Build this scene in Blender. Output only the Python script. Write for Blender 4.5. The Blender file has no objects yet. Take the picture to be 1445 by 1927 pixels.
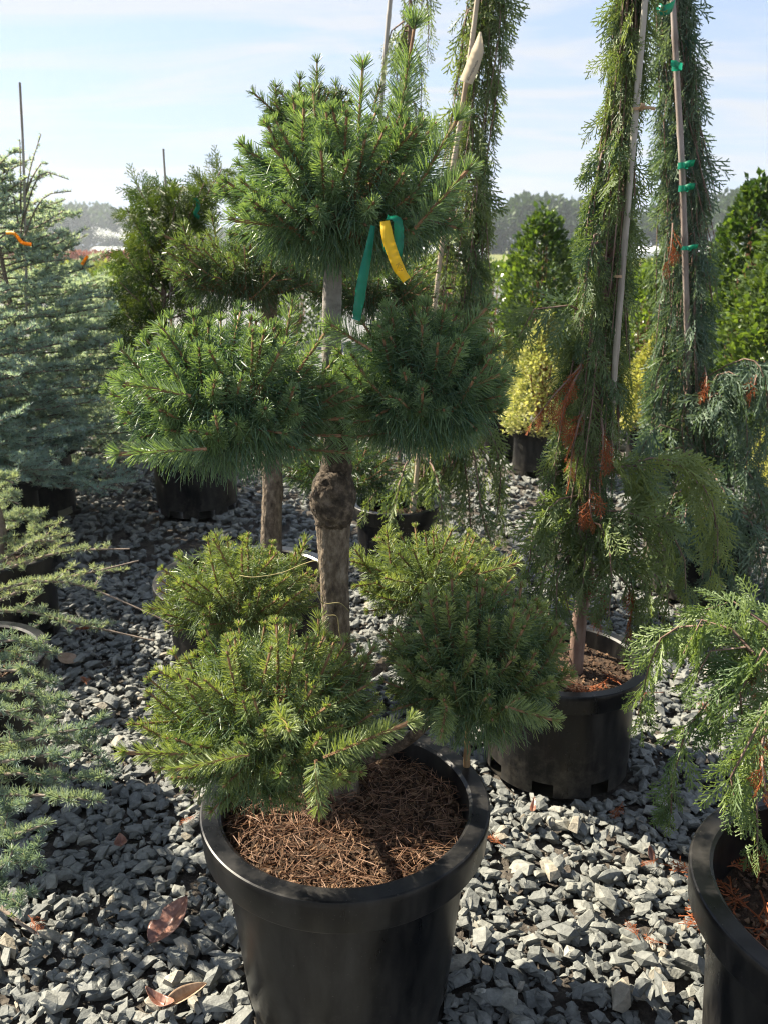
import bpy, bmesh, math, random
import numpy as np
from mathutils import Vector, Matrix, noise

R = math.radians
SC = bpy.context.scene
COL = SC.collection
# ------------------------------------------------------------------ camera
F, CAMH = 1600.0, 1.39            # focal length in photo pixels, camera height
PITCH = math.atan(498 / F)
cam = bpy.data.cameras.new('camera')
cam.sensor_fit = 'VERTICAL'; cam.sensor_height = 24.0
cam.lens = F / 1927.0 * 24.0
cam.clip_start = 0.05; cam.clip_end = 3000
cam.dof.use_dof = True; cam.dof.focus_distance = 1.45; cam.dof.aperture_fstop = 6.0
camo = bpy.data.objects.new('camera', cam); COL.objects.link(camo)
camo.location = (0, 0, CAMH); camo.rotation_euler = (math.pi / 2 - PITCH, 0, 0)
SC.camera = camo
# ------------------------------------------------------------------ sky, sun, exposure
SUN_AZ, SUN_EL = R(-60), R(42)     # azimuth from +Y (negative = to the left), elevation
world = bpy.data.worlds.new('World'); SC.world = world; world.use_nodes = True
wn, wl = world.node_tree.nodes, world.node_tree.links
wn.clear()
wo = wn.new('ShaderNodeOutputWorld'); bg = wn.new('ShaderNodeBackground')
sky = wn.new('ShaderNodeTexSky'); sky.sky_type = 'NISHITA'; sky.sun_disc = False
sky.sun_elevation = SUN_EL; sky.sun_rotation = SUN_AZ % (2 * math.pi)
sky.air_density = 0.75; sky.dust_density = 0.3; sky.ozone_density = 2.0; sky.altitude = 20
bg.inputs[1].default_value = 0.05
tc = wn.new('ShaderNodeTexCoord')
sep = wn.new('ShaderNodeSeparateXYZ'); wl.new(tc.outputs['Generated'], sep.inputs[0])
def wmath(op, a, b):
    n = wn.new('ShaderNodeMath'); n.operation = op
    for i, v in enumerate((a, b)):
        if isinstance(v, (int, float)): n.inputs[i].default_value = v
        else: wl.new(v, n.inputs[i])
    return n.outputs[0]
zz = wmath('ADD', wmath('MAXIMUM', sep.outputs[2], 0.0), 0.12)
cmb = wn.new('ShaderNodeCombineXYZ')
wl.new(wmath('DIVIDE', sep.outputs[0], zz), cmb.inputs[0]); wl.new(wmath('DIVIDE', sep.outputs[1], zz), cmb.inputs[1])
mp = wn.new('ShaderNodeMapping'); mp.inputs['Rotation'].default_value = (0, 0, R(18)); mp.inputs['Scale'].default_value = (0.55, 1.5, 1)
wl.new(cmb.outputs[0], mp.inputs[0])
nz = wn.new('ShaderNodeTexNoise'); nz.inputs['Scale'].default_value = 1.7; nz.inputs['Detail'].default_value = 7
nz.inputs['Roughness'].default_value = 0.58; nz.inputs['Distortion'].default_value = 0.6
wl.new(mp.outputs[0], nz.inputs[0])
cr = wn.new('ShaderNodeValToRGB'); cr.color_ramp.elements[0].position = 0.42; cr.color_ramp.elements[1].position = 0.60
cr.color_ramp.elements[0].color = (0.0, 0.0, 0.0, 1); cr.color_ramp.elements[1].color = (0.9, 0.9, 0.9, 1)
wl.new(nz.outputs[0], cr.inputs[0])
mx = wn.new('ShaderNodeMix'); mx.data_type = 'RGBA'
hzf = wmath('MULTIPLY', wmath('POWER', wmath('SUBTRACT', 1.0, wmath('MINIMUM', wmath('ABSOLUTE', sep.outputs[2], 0.0), 1.0)), 1.8), 0.97)   # pale air low over the horizon, all round
wl.new(hzf, mx.inputs[0]); wl.new(sky.outputs[0], mx.inputs[6])
mx.inputs[7].default_value = (2.75, 3.2, 3.95, 1)          # pale air
mc = wn.new('ShaderNodeMix'); mc.data_type = 'RGBA'; wl.new(cr.outputs[0], mc.inputs[0]); wl.new(mx.outputs[2], mc.inputs[6]); mc.inputs[7].default_value = (3.5, 3.68, 3.95, 1)
wl.new(mc.outputs[2], bg.inputs[0]); wl.new(bg.outputs[0], wo.inputs[0])
sl = bpy.data.lights.new('sun', 'SUN'); sl.energy = 3.5; sl.angle = R(0.5); sl.color = (1.0, 0.90, 0.73)
so = bpy.data.objects.new('sun', sl); COL.objects.link(so)
sdir = Vector((math.sin(SUN_AZ) * math.cos(SUN_EL), math.cos(SUN_AZ) * math.cos(SUN_EL), math.sin(SUN_EL)))
so.rotation_euler = sdir.to_track_quat('Z', 'Y').to_euler(); so.location = (-3, 3, 6)
vs = SC.view_settings; SC.display_settings.display_device = 'sRGB'
vs.view_transform = 'Standard'; vs.look = 'None'; vs.gamma = 1.0; vs.use_curve_mapping = False
vs.exposure = 2.2
cy = SC.cycles
cy.max_bounces = 6; cy.diffuse_bounces = 4; cy.glossy_bounces = 2; cy.transmission_bounces = 3; cy.adaptive_threshold = 0.02; cy.transparent_max_bounces = 4
cy.volume_bounces = 0; cy.caustics_reflective = False; cy.caustics_refractive = False
cy.sample_clamp_indirect = 6.0; cy.filter_width = 1.1
cy.use_denoising = True
try:
    cy.denoiser = 'OPENIMAGEDENOISE'; cy.denoising_input_passes = 'RGB_ALBEDO_NORMAL'; cy.denoising_prefilter = 'NONE'
except Exception: pass

# ------------------------------------------------------------------ layout helpers
def ray(x, y):
    u = (x - 722.5) / F; v = -(y - 963.5) / F
    return np.array([u, math.cos(PITCH) + v * math.sin(PITCH), -math.sin(PITCH) + v * math.cos(PITCH)])
def at(x, y, Y):
    r = ray(x, y); return np.array([0, 0, CAMH]) + r * (Y / r[1])
def ground(x, y, z=0.0):
    r = ray(x, y); return np.array([0, 0, CAMH]) + r * ((z - CAMH) / r[2])
def ppm(x, y, Y):                       # photo pixels per metre at that point
    r = ray(x, y); return F / (Y / r[1])
def rng_(s): return np.random.default_rng(s)
def unit(v):
    return v / np.maximum(np.linalg.norm(v, axis=-1, keepdims=True), 1e-9)

# ------------------------------------------------------------------ mesh helpers
class Acc:
    def __init__(s): s.V = []; s.F = []; s.T = []; s.n = 0
    def add(s, V, Fc, tint=0.5):
        V = np.asarray(V, float).reshape(-1, 3); Fc = np.asarray(Fc, int)
        if len(V) == 0 or len(Fc) == 0: return
        s.V.append(V); s.F.append(Fc + s.n); s.n += len(V)
        s.T.append(np.broadcast_to(np.asarray(tint, float), (len(V),)))
    def mesh(s, name, mat, smooth=False):
        me = bpy.data.meshes.new(name)
        if s.n:
            V = np.concatenate(s.V)
            me.vertices.add(len(V)); me.vertices.foreach_set('co', V.astype(np.float32).ravel())
            loops = np.concatenate([f.ravel() for f in s.F])
            tot = np.concatenate([np.full(len(f), f.shape[1]) for f in s.F])
            st = np.concatenate([[0], np.cumsum(tot)[:-1]])
            me.loops.add(len(loops)); me.loops.foreach_set('vertex_index', loops.astype(np.int32))
            me.polygons.add(len(tot)); me.polygons.foreach_set('loop_start', st.astype(np.int32))
            try: me.polygons.foreach_set('loop_total', tot.astype(np.int32))
            except Exception: pass
            me.polygons.foreach_set('use_smooth', np.full(len(tot), smooth))
            a = me.attributes.new('tint', 'FLOAT', 'POINT'); a.data.foreach_set('value', np.concatenate(s.T).astype(np.float32))
            me.update(); me.validate()
        me.materials.append(mat)
        return me
    def build(s, name, mat, parent=None, smooth=False, kind=None):
        o = bpy.data.objects.new(name, s.mesh(name, mat, smooth)); COL.objects.link(o)
        if parent is not None:
            o.parent = parent; o.matrix_parent_inverse = Matrix.Translation(-Vector(parent.location))
        if kind: o['kind'] = kind
        return o
def tag(o, label, cat=None, group=None, kind=None):
    o['label'] = label
    if cat: o['category'] = cat
    if group: o['group'] = group
    if kind: o['kind'] = kind
    return o
def thing(name, loc, label, cat, group=None):
    o = bpy.data.objects.new(name, None); COL.objects.link(o)
    o.empty_display_size = 0.1; o.location = Vector(loc)
    return tag(o, label, cat, group)

def catmull(P, n):
    P = np.asarray(P, float)
    if len(P) < 3:
        t = np.linspace(0, 1, n)[:, None]; return P[0] * (1 - t) + P[-1] * t
    Q = np.vstack([2 * P[0] - P[1], P, 2 * P[-1] - P[-2]])
    ts = np.linspace(0, len(P) - 1 - 1e-6, n); i = ts.astype(int); t = (ts - i)[:, None]
    a, b, c, d = Q[i], Q[i + 1], Q[i + 2], Q[i + 3]
    return 0.5 * (2 * b + (c - a) * t + (2 * a - 5 * b + 4 * c - d) * t ** 2 + (3 * b - a - 3 * c + d) * t ** 3)
def tube(acc, P, rad, sides=6, tint=0.5, rough=0.0, seed=0, cap=True):
    P = np.asarray(P, float); n = len(P)
    rad = np.broadcast_to(np.asarray(rad, float), (n,))
    T = unit(np.gradient(P, axis=0))
    ref = np.array([0.13, 0.97, 0.2]) if abs(T[0][1]) < 0.8 else np.array([1.0, 0.1, 0.0])
    A = unit(np.cross(T, ref)); B = np.cross(T, A)
    th = np.arange(sides) * 2 * math.pi / sides
    rr = np.repeat(rad[:, None], sides, 1)
    if rough: rr = rr * (1 + rough * rng_(seed).normal(size=rr.shape))
    V = P[:, None] + rr[..., None] * (np.cos(th)[None, :, None] * A[:, None] + np.sin(th)[None, :, None] * B[:, None])
    idx = np.arange(n * sides).reshape(n, sides)
    q = np.stack([idx[:-1], np.roll(idx, -1, 1)[:-1], np.roll(idx, -1, 1)[1:], idx[1:]], -1).reshape(-1, 4)
    acc.add(V.reshape(-1, 3), q, tint)
    if cap:
        acc.add(V[-1], [list(range(sides))], tint); acc.add(V[0][::-1], [list(range(sides))], tint)
def blades(acc, B, D, L, W, rng, bend=None, tint=0.5, mode=5):
    B = np.asarray(B, float); D = unit(np.asarray(D, float)); n = len(B)
    L = np.broadcast_to(L, (n,))[:, None]; W = np.broadcast_to(W, (n,))[:, None]
    S = unit(np.cross(D, unit(rng.normal(size=(n, 3)))))
    if bend is None: bend = np.zeros((n, 3))
    tip = B + D * L + bend
    t = np.broadcast_to(tint, (n,))
    k = np.arange(n)[:, None]
    if mode == 3:
        V = np.stack([B - S * W / 2, B + S * W / 2, tip], 1); f = k * 3 + np.array([[0, 1, 2]])
        acc.add(V, f, np.repeat(t, 3))
    elif mode == 4:
        V = np.stack([B - S * W / 2, B + S * W / 2, tip + S * W * .34, tip - S * W * .34], 1); f = k * 4 + np.array([[0, 1, 2, 3]])
        acc.add(V, f, np.repeat(t, 4))
    else:
        m = B + D * L * 0.6 + bend * 0.3
        V = np.stack([B - S * W * .4, B + S * W * .4, m + S * W / 2, m - S * W / 2, tip], 1)
        acc.add(V, k * 5 + np.array([[0, 1, 2, 3]]), np.repeat(t, 5))
        V2 = np.stack([m - S * W / 2, m + S * W / 2, tip], 1)
        acc.add(V2, k * 3 + np.array([[0, 1, 2]]), np.repeat(t, 3))
def place(acc, tmpl, O, X, N, A, S, tint):
    """copies of a template (V,F): local x->X, y->N, z->A, scaled by S"""
    V, Fc = tmpl; n = len(O); m = len(V)
    if n == 0: return
    S = np.broadcast_to(S, (n,))
    W = O[:, None] + S[:, None, None] * (V[None, :, 0:1] * X[:, None] + V[None, :, 1:2] * N[:, None] + V[None, :, 2:3] * A[:, None])
    f = (np.arange(n) * m)[:, None, None] + Fc[None]
    acc.add(W.reshape(-1, 3), f.reshape(-1, Fc.shape[1]), np.repeat(np.broadcast_to(tint, (n,)), m))
def frames(A, ref):
    A = unit(A); X = unit(np.cross(A, ref)); N = np.cross(X, A); return X, N, A

# ------------------------------------------------------------------ materials
MATS = {}
def newmat(name):
    m = bpy.data.materials.new(name); m.use_nodes = True
    nt = m.node_tree; return m, nt, nt.nodes, nt.links, nt.nodes['Principled BSDF'], nt.nodes['Material Output']
def leafmat(name, ca, cb, trans=0.35, rough=0.45, tcol=(1.5, 1.6, 0.55), spec=0.4):
    m, nt, N, Lk, pb, out = newmat(name)
    at_ = N.new('ShaderNodeAttribute'); at_.attribute_name = 'tint'
    mixc = N.new('ShaderNodeMix'); mixc.data_type = 'RGBA'
    mixc.inputs[6].default_value = (*ca, 1); mixc.inputs[7].default_value = (*cb, 1)
    Lk.new(at_.outputs['Fac'], mixc.inputs[0])
    Lk.new(mixc.outputs[2], pb.inputs['Base Color'])
    pb.inputs['Roughness'].default_value = rough; pb.inputs['Specular IOR Level'].default_value = spec
    tr = N.new('ShaderNodeBsdfTranslucent'); mul = N.new('ShaderNodeMix'); mul.data_type = 'RGBA'; mul.blend_type = 'MULTIPLY'
    mul.inputs[0].default_value = 1; Lk.new(mixc.outputs[2], mul.inputs[6]); mul.inputs[7].default_value = (*tcol, 1)
    Lk.new(mul.outputs[2], tr.inputs[0])
    ms = N.new('ShaderNodeMixShader'); ms.inputs[0].default_value = trans
    Lk.new(pb.outputs[0], ms.inputs[1]); Lk.new(tr.outputs[0], ms.inputs[2]); Lk.new(ms.outputs[0], out.inputs[0])
    return m
def noisemat(name, cols, scale=8, rough=0.8, bump=0.3, bscale=None, detail=6, spec=0.3, stretch=(1, 1, 1), tint=None, bdist=0.01, coord='Object'):
    m, nt, N, Lk, pb, out = newmat(name)
    tcn = N.new('ShaderNodeTexCoord'); mpn = N.new('ShaderNodeMapping'); mpn.inputs['Scale'].default_value = stretch
    Lk.new(tcn.outputs[coord], mpn.inputs[0])
    n1 = N.new('ShaderNodeTexNoise'); n1.inputs['Scale'].default_value = scale; n1.inputs['Detail'].default_value = detail
    n1.inputs['Roughness'].default_value = 0.65
    Lk.new(mpn.outputs[0], n1.inputs[0])
    rp = N.new('ShaderNodeValToRGB'); el = rp.color_ramp.elements
    while len(el) < len(cols): el.new(0.5)
    for i, c in enumerate(cols):
        el[i].position = 0.3 + 0.4 * i / max(1, len(cols) - 1); el[i].color = (*c, 1)
    Lk.new(n1.outputs[0], rp.inputs[0]); last = rp.outputs[0]
    if tint is not None:
        at_ = N.new('ShaderNodeAttribute'); at_.attribute_name = 'tint'
        mixc = N.new('ShaderNodeMix'); mixc.data_type = 'RGBA'; mixc.inputs[7].default_value = (*tint, 1)
        Lk.new(at_.outputs['Fac'], mixc.inputs[0]); Lk.new(last, mixc.inputs[6]); last = mixc.outputs[2]
    Lk.new(last, pb.inputs['Base Color'])
    pb.inputs['Roughness'].default_value = rough; pb.inputs['Specular IOR Level'].default_value = spec
    if bump:
        n2 = N.new('ShaderNodeTexNoise'); n2.inputs['Scale'].default_value = bscale or scale * 4; n2.inputs['Detail'].default_value = 5
        Lk.new(mpn.outputs[0], n2.inputs[0])
        b = N.new('ShaderNodeBump'); b.inputs['Strength'].default_value = bump; b.inputs['Distance'].default_value = bdist
        Lk.new(n2.outputs[0], b.inputs['Height']); Lk.new(b.outputs[0], pb.inputs['Normal'])
    return m
def plain(name, col, rough=0.5, spec=0.5, trans=0.0):
    if trans: 
        m = leafmat(name, col, col, trans, rough, (1, 1, 1), spec)
        return m
    m, nt, N, Lk, pb, out = newmat(name)
    pb.inputs['Base Color'].default_value = (*col, 1); pb.inputs['Roughness'].default_value = rough
    pb.inputs['Specular IOR Level'].default_value = spec
    return m

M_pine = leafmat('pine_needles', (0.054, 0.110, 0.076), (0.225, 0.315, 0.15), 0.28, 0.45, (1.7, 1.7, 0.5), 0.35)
M_pineL = leafmat('low_pine_needles', (0.060, 0.110, 0.058), (0.285, 0.335, 0.13), 0.28, 0.45, (1.7, 1.7, 0.5), 0.35)
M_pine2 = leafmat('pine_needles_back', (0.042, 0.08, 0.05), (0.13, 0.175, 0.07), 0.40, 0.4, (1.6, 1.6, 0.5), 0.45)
M_cedar = leafmat('cedar_needles', (0.26, 0.375, 0.395), (0.46, 0.52, 0.42), 0.44, 0.5, (1.4, 1.35, 0.7), 0.35)
M_cedarN = leafmat('near_cedar_needles', (0.16, 0.235, 0.225), (0.38, 0.42, 0.25), 0.34, 0.5, (1.35, 1.35, 0.7), 0.35)
M_cypG = leafmat('cypress_green', (0.065, 0.115, 0.062), (0.23, 0.275, 0.11), 0.36, 0.5, (1.5, 1.5, 0.5), 0.35)
M_cypB = leafmat('cypress_blue', (0.06, 0.108, 0.082), (0.18, 0.235, 0.15), 0.34, 0.5, (1.4, 1.45, 0.6), 0.35)
M_cypL = leafmat('cypress_light', (0.07, 0.13, 0.058), (0.235, 0.30, 0.115), 0.36, 0.5, (1.4, 1.45, 0.6), 0.35)
M_dead = leafmat('dead_foliage', (0.17, 0.05, 0.022), (0.36, 0.12, 0.045), 0.2, 0.7, (1.3, 1.0, 0.6), 0.2)
M_hinoki = leafmat('hinoki_foliage', (0.032, 0.07, 0.025), (0.12, 0.15, 0.035), 0.35, 0.5, (1.5, 1.5, 0.5), 0.3)
M_laurel = leafmat('laurel_leaves', (0.035, 0.07, 0.028), (0.16, 0.22, 0.07), 0.30, 0.32, (1.7, 1.8, 0.4), 0.5)
M_varieg = leafmat('variegated_leaves', (0.12, 0.18, 0.05), (0.66, 0.63, 0.32), 0.35, 0.5, (1.3, 1.3, 0.6), 0.35)
M_gold = leafmat('golden_leaves', (0.22, 0.25, 0.07), (0.52, 0.49, 0.20), 0.36, 0.5, (1.3, 1.3, 0.6), 0.35)
M_wood_far = leafmat('woodland_leaves', (0.03, 0.065, 0.025), (0.07, 0.11, 0.035), 0.2, 0.6, (1.4, 1.4, 0.6), 0.2)
M_crop = leafmat('crop_leaves', (0.10, 0.15, 0.03), (0.27, 0.29, 0.06), 0.3, 0.6, (1.4, 1.4, 0.6), 0.2)
M_cropred = leafmat('red_crop_leaves', (0.20, 0.08, 0.07), (0.32, 0.15, 0.12), 0.3, 0.6, (1.2, 1.0, 0.8), 0.2)
M_bark = noisemat('pine_bark', [(0.045, 0.033, 0.024), (0.15, 0.115, 0.08), (0.30, 0.245, 0.18)], 75, 0.9, 1.0, 130, stretch=(1, 1, 0.5), bdist=0.006)
M_barktop = noisemat('smooth_bark', [(0.13, 0.115, 0.10), (0.25, 0.225, 0.20), (0.31, 0.28, 0.25)], 60, 0.85, 0.7, 160, bdist=0.002)
M_burl = noisemat('burl_bark', [(0.014, 0.011, 0.008), (0.07, 0.054, 0.039), (0.21, 0.165, 0.12)], 55, 0.92, 1.0, 120, bdist=0.005)
M_twig = noisemat('twig_bark', [(0.16, 0.085, 0.045), (0.30, 0.18, 0.095)], 60, 0.85, 0.4, 200, bdist=0.001)
M_ctwig = noisemat('cedar_bark', [(0.13, 0.10, 0.08), (0.29, 0.23, 0.18)], 60, 0.85, 0.4, 200, bdist=0.001)
M_cybark = noisemat('cypress_bark', [(0.085, 0.05, 0.036), (0.19, 0.125, 0.095), (0.27, 0.20, 0.16)], 30, 0.85, 0.8, 70, stretch=(1, 1, .35), bdist=0.003)
M_bamboo = noisemat('weathered_bamboo', [(0.19, 0.165, 0.135), (0.36, 0.325, 0.275), (0.47, 0.43, 0.37)], 55, 0.6, 0.4, 160, stretch=(1, 1, .06), bdist=0.001)
M_bambooC = noisemat('tan_grey_bamboo', [(0.27, 0.19, 0.115), (0.40, 0.31, 0.21), (0.52, 0.45, 0.35)], 30, 0.6, 0.25, 120, stretch=(1, 1, .15), bdist=0.001)
M_canegrey = noisemat('brown_grey_cane', [(0.13, 0.095, 0.075), (0.26, 0.21, 0.18), (0.36, 0.31, 0.275)], 26, 0.7, 0.3, 120, stretch=(1, 1, .25), bdist=0.001)
M_bambooB = noisemat('tan_bamboo', [(0.20, 0.12, 0.055), (0.36, 0.24, 0.12)], 30, 0.6, 0.25, 120, stretch=(1, 1, .2), bdist=0.001)
M_soil = noisemat('potting_soil', [(0.014, 0.009, 0.006), (0.05, 0.031, 0.019), (0.10, 0.064, 0.04)], 60, 0.95, 1.0, 110, bdist=0.012)
M_chip = noisemat('bark_chips', [(0.025, 0.014, 0.009), (0.075, 0.042, 0.025), (0.15, 0.09, 0.055)], 45, 0.9, 0.4, 160, tint=(0.24, 0.15, 0.085), bdist=0.002)
M_straw = leafmat('dry_needles', (0.11, 0.052, 0.030), (0.29, 0.17, 0.10), 0.15, 0.6, (1.1, 1, .8), 0.3)
M_dirt = noisemat('wet_dirt', [(0.03, 0.026, 0.022), (0.07, 0.06, 0.05), (0.12, 0.105, 0.085)], 24, 0.95, 0.9, 90, bdist=0.01)
def potmat():
    m, nt, N, Lk, pb, out = newmat('black_plastic')
    tcn = N.new('ShaderNodeTexCoord')
    n1 = N.new('ShaderNodeTexNoise'); n1.inputs['Scale'].default_value = 7; n1.inputs['Detail'].default_value = 8; n1.inputs['Roughness'].default_value = .7
    mpn = N.new('ShaderNodeMapping'); mpn.inputs['Scale'].default_value = (1.6, 1.6, 0.35)
    Lk.new(tcn.outputs['Object'], mpn.inputs[0]); Lk.new(mpn.outputs[0], n1.inputs[0])
    rp = N.new('ShaderNodeValToRGB'); rp.color_ramp.elements[0].position = .45; rp.color_ramp.elements[1].position = .70
    rp.color_ramp.elements[0].color = (0.003, 0.0033, 0.0042, 1); rp.color_ramp.elements[1].color = (0.034, 0.032, 0.029, 1)
    Lk.new(n1.outputs[0], rp.inputs[0])
    v = N.new('ShaderNodeTexNoise'); v.inputs['Scale'].default_value = 260; v.inputs['Detail'].default_value = 2
    Lk.new(tcn.outputs['Object'], v.inputs[0])
    rp2 = N.new('ShaderNodeValToRGB'); rp2.color_ramp.elements[0].position = .70; rp2.color_ramp.elements[1].position = .80
    rp2.color_ramp.elements[0].color = (0, 0, 0, 1); rp2.color_ramp.elements[1].color = (1, 1, 1, 1)
    Lk.new(v.outputs[0], rp2.inputs[0])
    mixc = N.new('ShaderNodeMix'); mixc.data_type = 'RGBA'; mixc.inputs[7].default_value = (0.10, 0.095, 0.085, 1)
    Lk.new(rp2.outputs[0], mixc.inputs[0]); Lk.new(rp.outputs[0], mixc.inputs[6]); Lk.new(mixc.outputs[2], pb.inputs['Base Color'])
    rr = N.new('ShaderNodeMapRange'); rr.inputs[1].default_value = .3; rr.inputs[2].default_value = .75; rr.inputs[3].default_value = .22; rr.inputs[4].default_value = .5
    Lk.new(n1.outputs[0], rr.inputs[0]); Lk.new(rr.outputs[0], pb.inputs['Roughness'])
    pb.inputs['Specular IOR Level'].default_value = .3
    sp = N.new('ShaderNodeSeparateXYZ'); Lk.new(tcn.outputs['Object'], sp.inputs[0])          # dried mud splashed up from the gravel
    hr = N.new('ShaderNodeMapRange'); hr.inputs[1].default_value = 0.0; hr.inputs[2].default_value = .20; hr.inputs[3].default_value = .34; hr.inputs[4].default_value = .62; Lk.new(sp.outputs[2], hr.inputs[0])
    n4 = N.new('ShaderNodeTexNoise'); n4.inputs['Scale'].default_value = 30; n4.inputs['Detail'].default_value = 9; n4.inputs['Roughness'].default_value = .75; Lk.new(tcn.outputs['Object'], n4.inputs[0])
    sb = N.new('ShaderNodeMath'); sb.operation = 'SUBTRACT'; Lk.new(n4.outputs[0], sb.inputs[0]); Lk.new(hr.outputs[0], sb.inputs[1])
    ml = N.new('ShaderNodeMath'); ml.operation = 'MULTIPLY'; ml.use_clamp = True; ml.inputs[1].default_value = 3.2; Lk.new(sb.outputs[0], ml.inputs[0])
    mud = N.new('ShaderNodeMix'); mud.data_type = 'RGBA'; mud.inputs[7].default_value = (0.062, 0.056, 0.047, 1); Lk.new(ml.outputs[0], mud.inputs[0]); Lk.new(mixc.outputs[2], mud.inputs[6]); Lk.new(mud.outputs[2], pb.inputs['Base Color'])
    b = N.new('ShaderNodeBump'); b.inputs['Strength'].default_value = .12; b.inputs['Distance'].default_value = .002
    n3 = N.new('ShaderNodeTexNoise'); n3.inputs['Scale'].default_value = 40; Lk.new(tcn.outputs['Object'], n3.inputs[0])
    Lk.new(n3.outputs[0], b.inputs['Height']); Lk.new(b.outputs[0], pb.inputs['Normal'])
    return m
M_pot = potmat()
def stonemat(name, rnd='tint'):
    m, nt, N, Lk, pb, out = newmat(name)
    if rnd == 'tint':
        a = N.new('ShaderNodeAttribute'); a.attribute_name = 'tint'; src = a.outputs['Fac']
        g = N.new('ShaderNodeNewGeometry'); pos = g.outputs['Position']
    else:
        a = N.new('ShaderNodeObjectInfo'); src = a.outputs['Random']
        g = N.new('ShaderNodeNewGeometry'); pos = g.outputs['Position']
    rp = N.new('ShaderNodeValToRGB'); el = rp.color_ramp.elements
    cols = [(0, (0.10, 0.108, 0.104)), (.3, (0.145, 0.152, 0.142)), (.6, (0.185, 0.19, 0.173)), (.85, (0.225, 0.225, 0.195)), (.93, (0.29, 0.25, 0.185)), (1, (0.32, 0.32, 0.285))]
    while len(el) < len(cols): el.new(.5)
    for i, (p, c) in enumerate(cols): el[i].position = p; el[i].color = (*c, 1)
    Lk.new(src, rp.inputs[0])
    n1 = N.new('ShaderNodeTexNoise'); n1.inputs['Scale'].default_value = 55; n1.inputs['Detail'].default_value = 7; n1.inputs['Roughness'].default_value = .7
    Lk.new(pos, n1.inputs[0])
    mr = N.new('ShaderNodeMapRange'); mr.inputs[1].default_value = .3; mr.inputs[2].default_value = .7; mr.inputs[3].default_value = .62; mr.inputs[4].default_value = 1.35
    Lk.new(n1.outputs[0], mr.inputs[0])
    mul = N.new('ShaderNodeMix'); mul.data_type = 'RGBA'; mul.blend_type = 'MULTIPLY'; mul.inputs[0].default_value = 1
    Lk.new(rp.outputs[0], mul.inputs[6]); Lk.new(mr.outputs[0], mul.inputs[7]); Lk.new(mul.outputs[2], pb.inputs['Base Color'])
    pb.inputs['Roughness'].default_value = .68; pb.inputs['Specular IOR Level'].default_value = .4
    n2 = N.new('ShaderNodeTexNoise'); n2.inputs['Scale'].default_value = 130; n2.inputs['Detail'].default_value = 5
    Lk.new(pos, n2.inputs[0])
    b = N.new('ShaderNodeBump'); b.inputs['Strength'].default_value = .8; b.inputs['Distance'].default_value = .003
    Lk.new(n2.outputs[0], b.inputs['Height']); Lk.new(b.outputs[0], pb.inputs['Normal'])
    return m
M_stone = stonemat('slate_chips'); M_stone1 = stonemat('slate_stone', 'obj')
def groundmat():
    m, nt, N, Lk, pb, out = newmat('gravel_bed')
    tcn = N.new('ShaderNodeTexCoord')
    v = N.new('ShaderNodeTexVoronoi'); v.inputs['Scale'].default_value = 22; Lk.new(tcn.outputs['Object'], v.inputs[0])
    sp = N.new('ShaderNodeSeparateColor'); Lk.new(v.outputs['Color'], sp.inputs[0])
    rp = N.new('ShaderNodeValToRGB'); el = rp.color_ramp.elements
    el[0].color = (0.08, 0.09, 0.095, 1); el[1].color = (0.25, 0.25, 0.24, 1); Lk.new(sp.outputs[0], rp.inputs[0])
    Lk.new(rp.outputs[0], pb.inputs['Base Color']); pb.inputs['Roughness'].default_value = .8
    b = N.new('ShaderNodeBump'); b.inputs['Strength'].default_value = 1; b.inputs['Distance'].default_value = .03
    inv = N.new('ShaderNodeMath'); inv.operation = 'SUBTRACT'; inv.inputs[0].default_value = 1; Lk.new(v.outputs['Distance'], inv.inputs[1])
    Lk.new(inv.outputs[0], b.inputs['Height']); Lk.new(b.outputs[0], pb.inputs['Normal'])
    return m
M_gravelfar = groundmat()
M_field = noisemat('field_grass', [(0.07, 0.10, 0.03), (0.16, 0.18, 0.05), (0.22, 0.20, 0.08)], 0.35, 0.9, 0.5, 6, bdist=.1)

# ------------------------------------------------------------------ ground
def sheet(name, x0, x1, y0, y1, z, mat, parent=None):
    a = Acc(); a.add([(x0, y0, z), (x1, y0, z), (x1, y1, z), (x0, y1, z)], [(0, 1, 2, 3)])
    return a.build(name, mat, parent)
GROUND = sheet('ground', -900, 900, -25, 1500, -0.02, M_dirt); tag(GROUND, 'grey slate gravel standing ground between the pots', kind='structure')
gf = sheet('gravel_path', -60, 60, 9.6, 42, -0.004, M_gravelfar); tag(gf, 'pale grey gravel stretching away behind the plants', kind='structure')
gn = sheet('gravel_apron', -14, 14, -8, 0.72, -0.004, M_gravelfar); tag(gn, 'gravel ground behind the viewer', kind='structure')
for k, (xa, xb) in enumerate(((-60, -6.2), (6.2, 60))):
    g2 = sheet('gravel_path', xa, xb, 0.72, 9.6, -0.004, M_gravelfar); tag(g2, 'pale gravel ground out to the %s side' % ('left', 'right')[k], kind='structure')
fd = sheet('field', -900, 900, 42, 1500, -0.004, M_field); tag(fd, 'green and straw coloured nursery field in the distance', kind='structure')

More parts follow.
